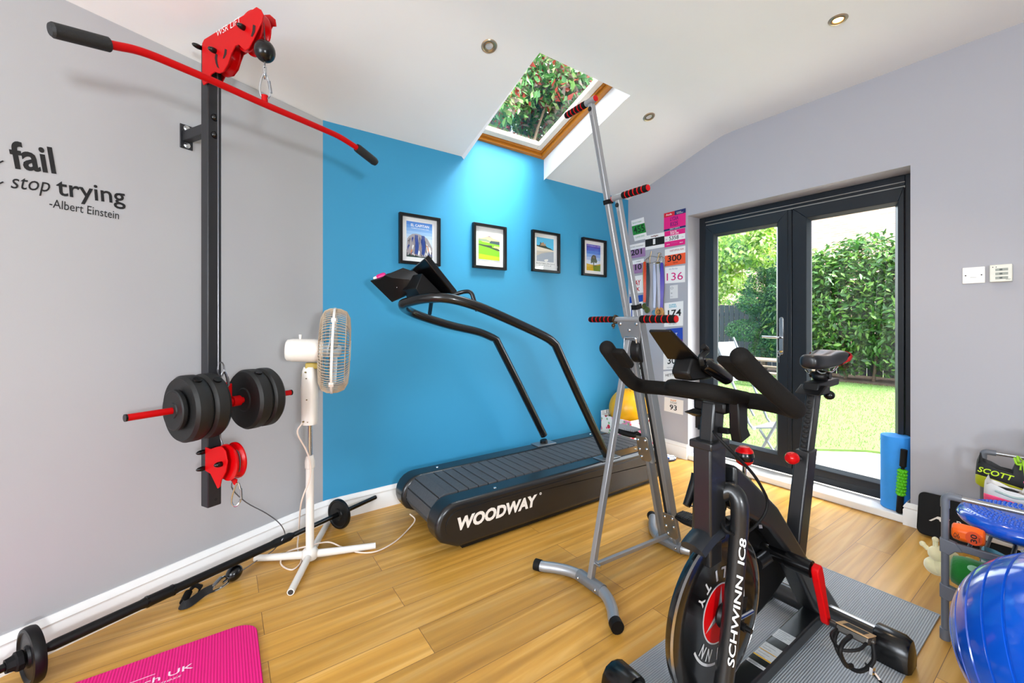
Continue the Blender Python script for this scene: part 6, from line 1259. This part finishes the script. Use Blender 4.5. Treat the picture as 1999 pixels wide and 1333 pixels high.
def leaves(name, blobs, n, size, m, parent, up=.35, droop=.3, aspect=.38):
    bl_ = np.array([[*c, *r] for c, r in blobs], float); wgt = (bl_[:, 3] * bl_[:, 4] * bl_[:, 5]) ** (2 / 3); pick = np.random.choice(len(bl_), n, p=wgt / wgt.sum())
    d = np.random.normal(size=(n, 3)); d /= np.linalg.norm(d, axis=1)[:, None]; rad = np.random.uniform(.35, 1.0, n) ** .45
    p = bl_[pick, :3] + bl_[pick, 3:] * d * rad[:, None]
    nrm = d * .6 + np.random.normal(size=(n, 3)) * .55; nrm[:, 2] += up; nrm /= np.linalg.norm(nrm, axis=1)[:, None]
    t = np.random.normal(size=(n, 3)) + d * .5; t[:, 2] -= droop; t -= nrm * (t * nrm).sum(1)[:, None]; t /= np.linalg.norm(t, axis=1)[:, None]; s = np.cross(nrm, t)
    L = size * np.random.uniform(.6, 1.15, n)[:, None]; a = p - t * L * .5; b = p + t * L * .5
    fold = nrm * L * .1; v = np.stack([a, p + s * L * aspect * .55 - t * L * .1 + fold, b, p - s * L * aspect * .55 - t * L * .1 + fold], 1)
    return npmesh(name, v.reshape(-1, 3), 4, m, parent, [(0, 1, 2), (0, 2, 3)])
BARK = mat('bark', '#5b4a3a', .9, var=.3, scale=30, bump=.5, bscale=60)
def stems(parent, lst, name='trunk'):
    for pts, r0, r1 in lst:
        sp_ = spline(pts, 5); build(name, MB().tube(sp_, [r0 + (r1 - r0) * i / (len(sp_) - 1) for i in range(len(sp_))], 8), BARK, parent)
# laurel seen through the broad pane
t = thing('laurel_shrub', 'broad glossy green laurel filling the wider right door pane', 'shrub', (-.5, 7.7, GZ), 'garden shrubs and trees')
lb2 = [((-1.6, 7.75, 1.3), (.9, .7, 1.35)), ((-.7, 7.7, 1.5), (.95, .75, 1.5)), ((.25, 7.75, 1.35), (1.0, .75, 1.4)), ((-.25, 7.8, 2.25), (.85, .6, .85)), ((-1.35, 7.8, 2.1), (.7, .55, .75)), ((1.1, 7.8, 1.2), (.9, .7, 1.3)), ((.5, 7.8, 2.3), (.6, .5, .65))]
leaves('foliage', lb2, 15000, .16, leafmat('laurel_leaves', ['#3d6c28', '#315f25', '#527e30', '#6d9340', '#2a5422'], .32, .35), t, .5)
stems(t, [([(-.5 + dx, 7.75, GZ), (-.5 + dx * 1.3, 7.75, .8), (-.5 + dx * 1.8, 7.8, 2.0)], .035, .012) for dx in (-.7, -.2, .3, .9)], 'stem')
# yew and bright broadleaf seen through the narrow pane
t = thing('yew_tree', 'dense dark green conifer against the fence in the left door pane', 'tree', (-2.5, 7.7, GZ), 'garden shrubs and trees')
yb2 = [((-2.35 + .45 * sin(k * 2.4), 7.7 + .2 * cos(k * 1.7), .5 + k * .23), (.55 - .012 * k, .45, .3)) for k in range(12)]
leaves('foliage', yb2, 24000, .075, leafmat('yew_needles', ['#26542a', '#2f622e', '#1e4824', '#3d7034', '#4c7c3a'], .55, .2), t, .6, .1, .3); stems(t, [([(-2.5, 7.8, GZ), (-2.45, 7.8, 1.2), (-2.35, 7.75, 3.0)], .09, .02), ([(-3.1, 7.9, 2.4), (-2.9, 7.7, 1.9), (-2.6, 7.7, 1.2)], .022, .018)])
t = thing('maple_tree', 'sunlit yellow green broadleaf branches at the top of the left door pane', 'tree', (-3.2, 6.0, GZ), 'garden shrubs and trees')
mb2 = [((-2.6, 5.9, 2.55), (.55, .5, .45)), ((-2.0, 5.8, 2.65), (.5, .5, .38)), ((-1.55, 5.9, 2.75), (.5, .5, .45)), ((-2.9, 6.0, 2.0), (.45, .5, .5)), ((-2.35, 5.9, 2.1), (.38, .4, .3)), ((-3.1, 6.1, 3.0), (.8, .6, .6)), ((-2.1, 5.9, 3.2), (.9, .6, .5)), ((-3.2, 6.1, 1.5), (.35, .4, .35))]
leaves('foliage', mb2, 7500, .12, leafmat('maple_leaves', ['#86ad38', '#9cbd46', '#6a962f', '#b4ca64', '#c6cf9c'], .4, .45), t, .5, .4, .55); stems(t, [([(-3.4, 6.2, GZ), (-3.3, 6.1, 1.2), (-2.9, 6.0, 2.2), (-2.3, 5.9, 2.8)], .06, .012), ([(-3.2, 6.1, 1.5), (-2.9, 6.0, 1.9), (-2.6, 6.0, 1.6)], .018, .008)])
t = thing('ivy_hedge', 'far green hedge behind the fence to the left', 'hedge', (-5.2, 9.4, GZ), 'garden shrubs and trees')
leaves('foliage', [((-6.2 + k * .95, 9.5, 2.2 + .35 * sin(k * 2.1)), (.8, .5, .8)) for k in range(5)] + [((-6.2 + k * .95, 9.5, .8), (.6, .4, 1.0)) for k in range(5)], 9000, .15, leafmat('far_leaves', ['#6a9a3c', '#86b04e', '#55843a', '#a5c66e'], .5, .4), t, .5)
# timber fence: every board its own part
fn = thing('garden_fence', 'dark close boarded timber fence with narrow bright gaps behind the shrubs', 'fence', (-2, 8.72, GZ)); FW_ = mat('dark_stained_timber', '#23272e', .75, var=.2, scale=12)
x = -6.2; k = 0
while x < 2.6:
    build('fence_board', MB().bx(x, x + .136, 8.7, 8.72, GZ + .02, 1.66 + .01 * ((k * 5) % 3)), FW_, fn); x += .152; k += 1
for z in (.35, 1.35): build('fence_rail', MB().bx(-6.2, 2.7, 8.722, 8.77, z, z + .09), FW_, fn)
for x in (-5.6, -3.8, -2.0, -.2, 1.6): build('fence_post', MB().bx(x, x + .09, 8.772, 8.86, GZ, 1.72), FW_, fn)
# neighbour's brick house beyond
def brick_mat():
    m = bpy.data.materials.new('pink_brick'); m.use_nodes = True; n = m.node_tree.nodes; l = m.node_tree.links; b = n['Principled BSDF']; tc = n.new('ShaderNodeTexCoord'); sp = n.new('ShaderNodeSeparateXYZ'); cb = n.new('ShaderNodeCombineXYZ')
    l.new(tc.outputs['Object'], sp.inputs[0]); l.new(sp.outputs[0], cb.inputs[0]); l.new(sp.outputs[2], cb.inputs[1]); br = n.new('ShaderNodeTexBrick'); l.new(cb.outputs[0], br.inputs['Vector'])
    for k, v in (('Scale', 1), ('Brick Width', .225), ('Row Height', .075), ('Mortar Size', .008)): br.inputs[k].default_value = v
    br.inputs['Color1'].default_value = lin('#c98f80'); br.inputs['Color2'].default_value = lin('#d8a595'); br.inputs['Mortar'].default_value = lin('#e3d3c8'); l.new(br.outputs[0], b.inputs['Base Color']); b.inputs['Roughness'].default_value = .9; return m
t = thing('neighbour_house', 'pale pink brick house wall rising beyond the garden laurel', 'house', (-1, 15, GZ)); build('brick_wall', MB().bx(-9, 8, 14.6, 15.2, GZ, 7.5), brick_mat(), t); build('plinth', MB().bx(-9, 8, 14.55, 14.6, GZ, .4), mat('render_plinth', '#b5aa9f', .9), t)
build('gable_roof', MB().prism([(-9.3, 14.2, 7.5), (-9.3, 15.4, 7.5), (-9.3, 15.4, 8.5)], (17.6, 0, 0)), mat('far_roof_tile', '#7c5d52', .8), t)
# picnic bench
WB = mat('weathered_timber', '#6f5f50', .8, var=.2, scale=14); t = thing('picnic_bench', 'weathered timber picnic bench on the lawn behind the left door', 'bench', (-1.55, 5.9, GZ)); cx_, cy2 = -1.62, 5.95
for k in range(4): build('table_board', MB().bx(cx_ - .75, cx_ + .75, cy2 - .3 + k * .155, cy2 - .3 + k * .155 + .14, GZ + .47, GZ + .5), WB, t)
for s in (-1, 1):
    build('seat_board', MB().bx(cx_ - .75, cx_ + .75, cy2 + s * .62 - .11, cy2 + s * .62 + .11, GZ + .26, GZ + .29), WB, t)
    for e in (-.55, .55): build('bench_leg', MB().bar((cx_ + e, cy2 + s * .62, GZ), (cx_ + e, cy2 + s * .18, GZ + .47), .04, .09, (1, 0, 0)), WB, t)
for e in (-.5, .6): build('cross_rail', MB().bx(cx_ + e - .02, cx_ + e + .02, cy2 - .72, cy2 + .72, GZ + .19, GZ + .26), WB, t)
# folding chair just outside the left leaf
FC = mat('chair_aluminium', '#62686f', .4, .3); t = thing('folding_chair', 'silver framed folding garden chair on the patio outside the left door', 'chair', (.52, .95, GZ))
yc0, yc1 = .86, 1.22
SEAT = mat('chair_pale_slats', '#7d848b', .5)
sb0, sb1 = PY(1471, 838, yc0), PY(1520, 834, yc0); zs = sb0.z
for y in (yc0, yc1):
    build('crossing_leg', MB().tube([PY(1478, 893, yc0) + V((0, y - yc0, 0)), PY(1545, 775, yc0) + V((0, y - yc0, 0))], .014, 10), FC, t)
    build('back_leg', MB().tube([PY(1395, 660, yc0) + V((0, y - yc0, 0)), PY(1462, 826, yc0) + V((0, y - yc0, 0)), PY(1471, 838, yc0) + V((0, y - yc0, 0))], .0125, 10), FC, t)
    build('front_leg', MB().tube([PY(1483, 838, yc0) + V((0, y - yc0, 0)), PY(1514, 886, yc0) + V((0, y - yc0, 0))], .0125, 10), FC, t)
    build('arm_stay', MB().tube([PY(1458, 786, yc0) + V((0, y - yc0, 0)), PY(1472, 812, yc0) + V((0, y - yc0, 0))], .011, 10), FC, t)
build('seat_panel', MB().prism([sb0 + V((-.02, 0, 0)), sb1 + V((.06, 0, 0)), sb1 + V((.06, yc1 - yc0, 0)), sb0 + V((-.02, yc1 - yc0, 0))], (0, 0, .016)), SEAT, t, bevel=.004)
bk0, bk1 = PY(1398, 668, yc0), PY(1424, 745, yc0)
build('back_panel', MB().prism([bk0, bk1, bk1 + V((0, yc1 - yc0, 0)), bk0 + V((0, yc1 - yc0, 0))], (-.012, 0, -.004)), SEAT, t, bevel=.003)
build('arm_rest', MB().bar(PY(1440, 786, yc0), PY(1475, 787, yc0), .03, .012), FC, t)
build('hinge_knob', MB().ball(PY(1472, 836, yc0 - .012), .018, n=12, m=8), SILVER, t)
# red robin above the roof window
t = thing('photinia_shrub', 'red and green leaved shrub hanging over the roof window', 'shrub', (-1.6, -1.2, GZ), 'garden shrubs and trees')
rr2 = random.Random(5); pb2 = []
for k in range(52): pb2.append(((-1.3 - rr2.uniform(0, 1.6), rr2.uniform(-1.9, 1.2), rr2.uniform(2.0, 5.0)), (.5, .5, .45)))
leaves('foliage', pb2, 38000, .12, leafmat('photinia_leaves', ['#4f8a48', '#3c7440', '#7fae62', '#b8483f', '#8f7570', '#5b8c50', '#6f9f62', '#9a8884', '#a3bd80'], .35, .4), t, .4, .2, .45)
stems(t, [([(-2.0 + .2 * k, -1.9 + .7 * k, GZ), (-1.9 + .15 * k, -1.8 + .75 * k, 2.0), (-1.5 - .1 * k, -1.6 + .8 * k, 3.4), (-1.3 - .2 * k, -1.2 + .9 * k, 4.9)], .045, .008) for k in range(5)], 'stem')
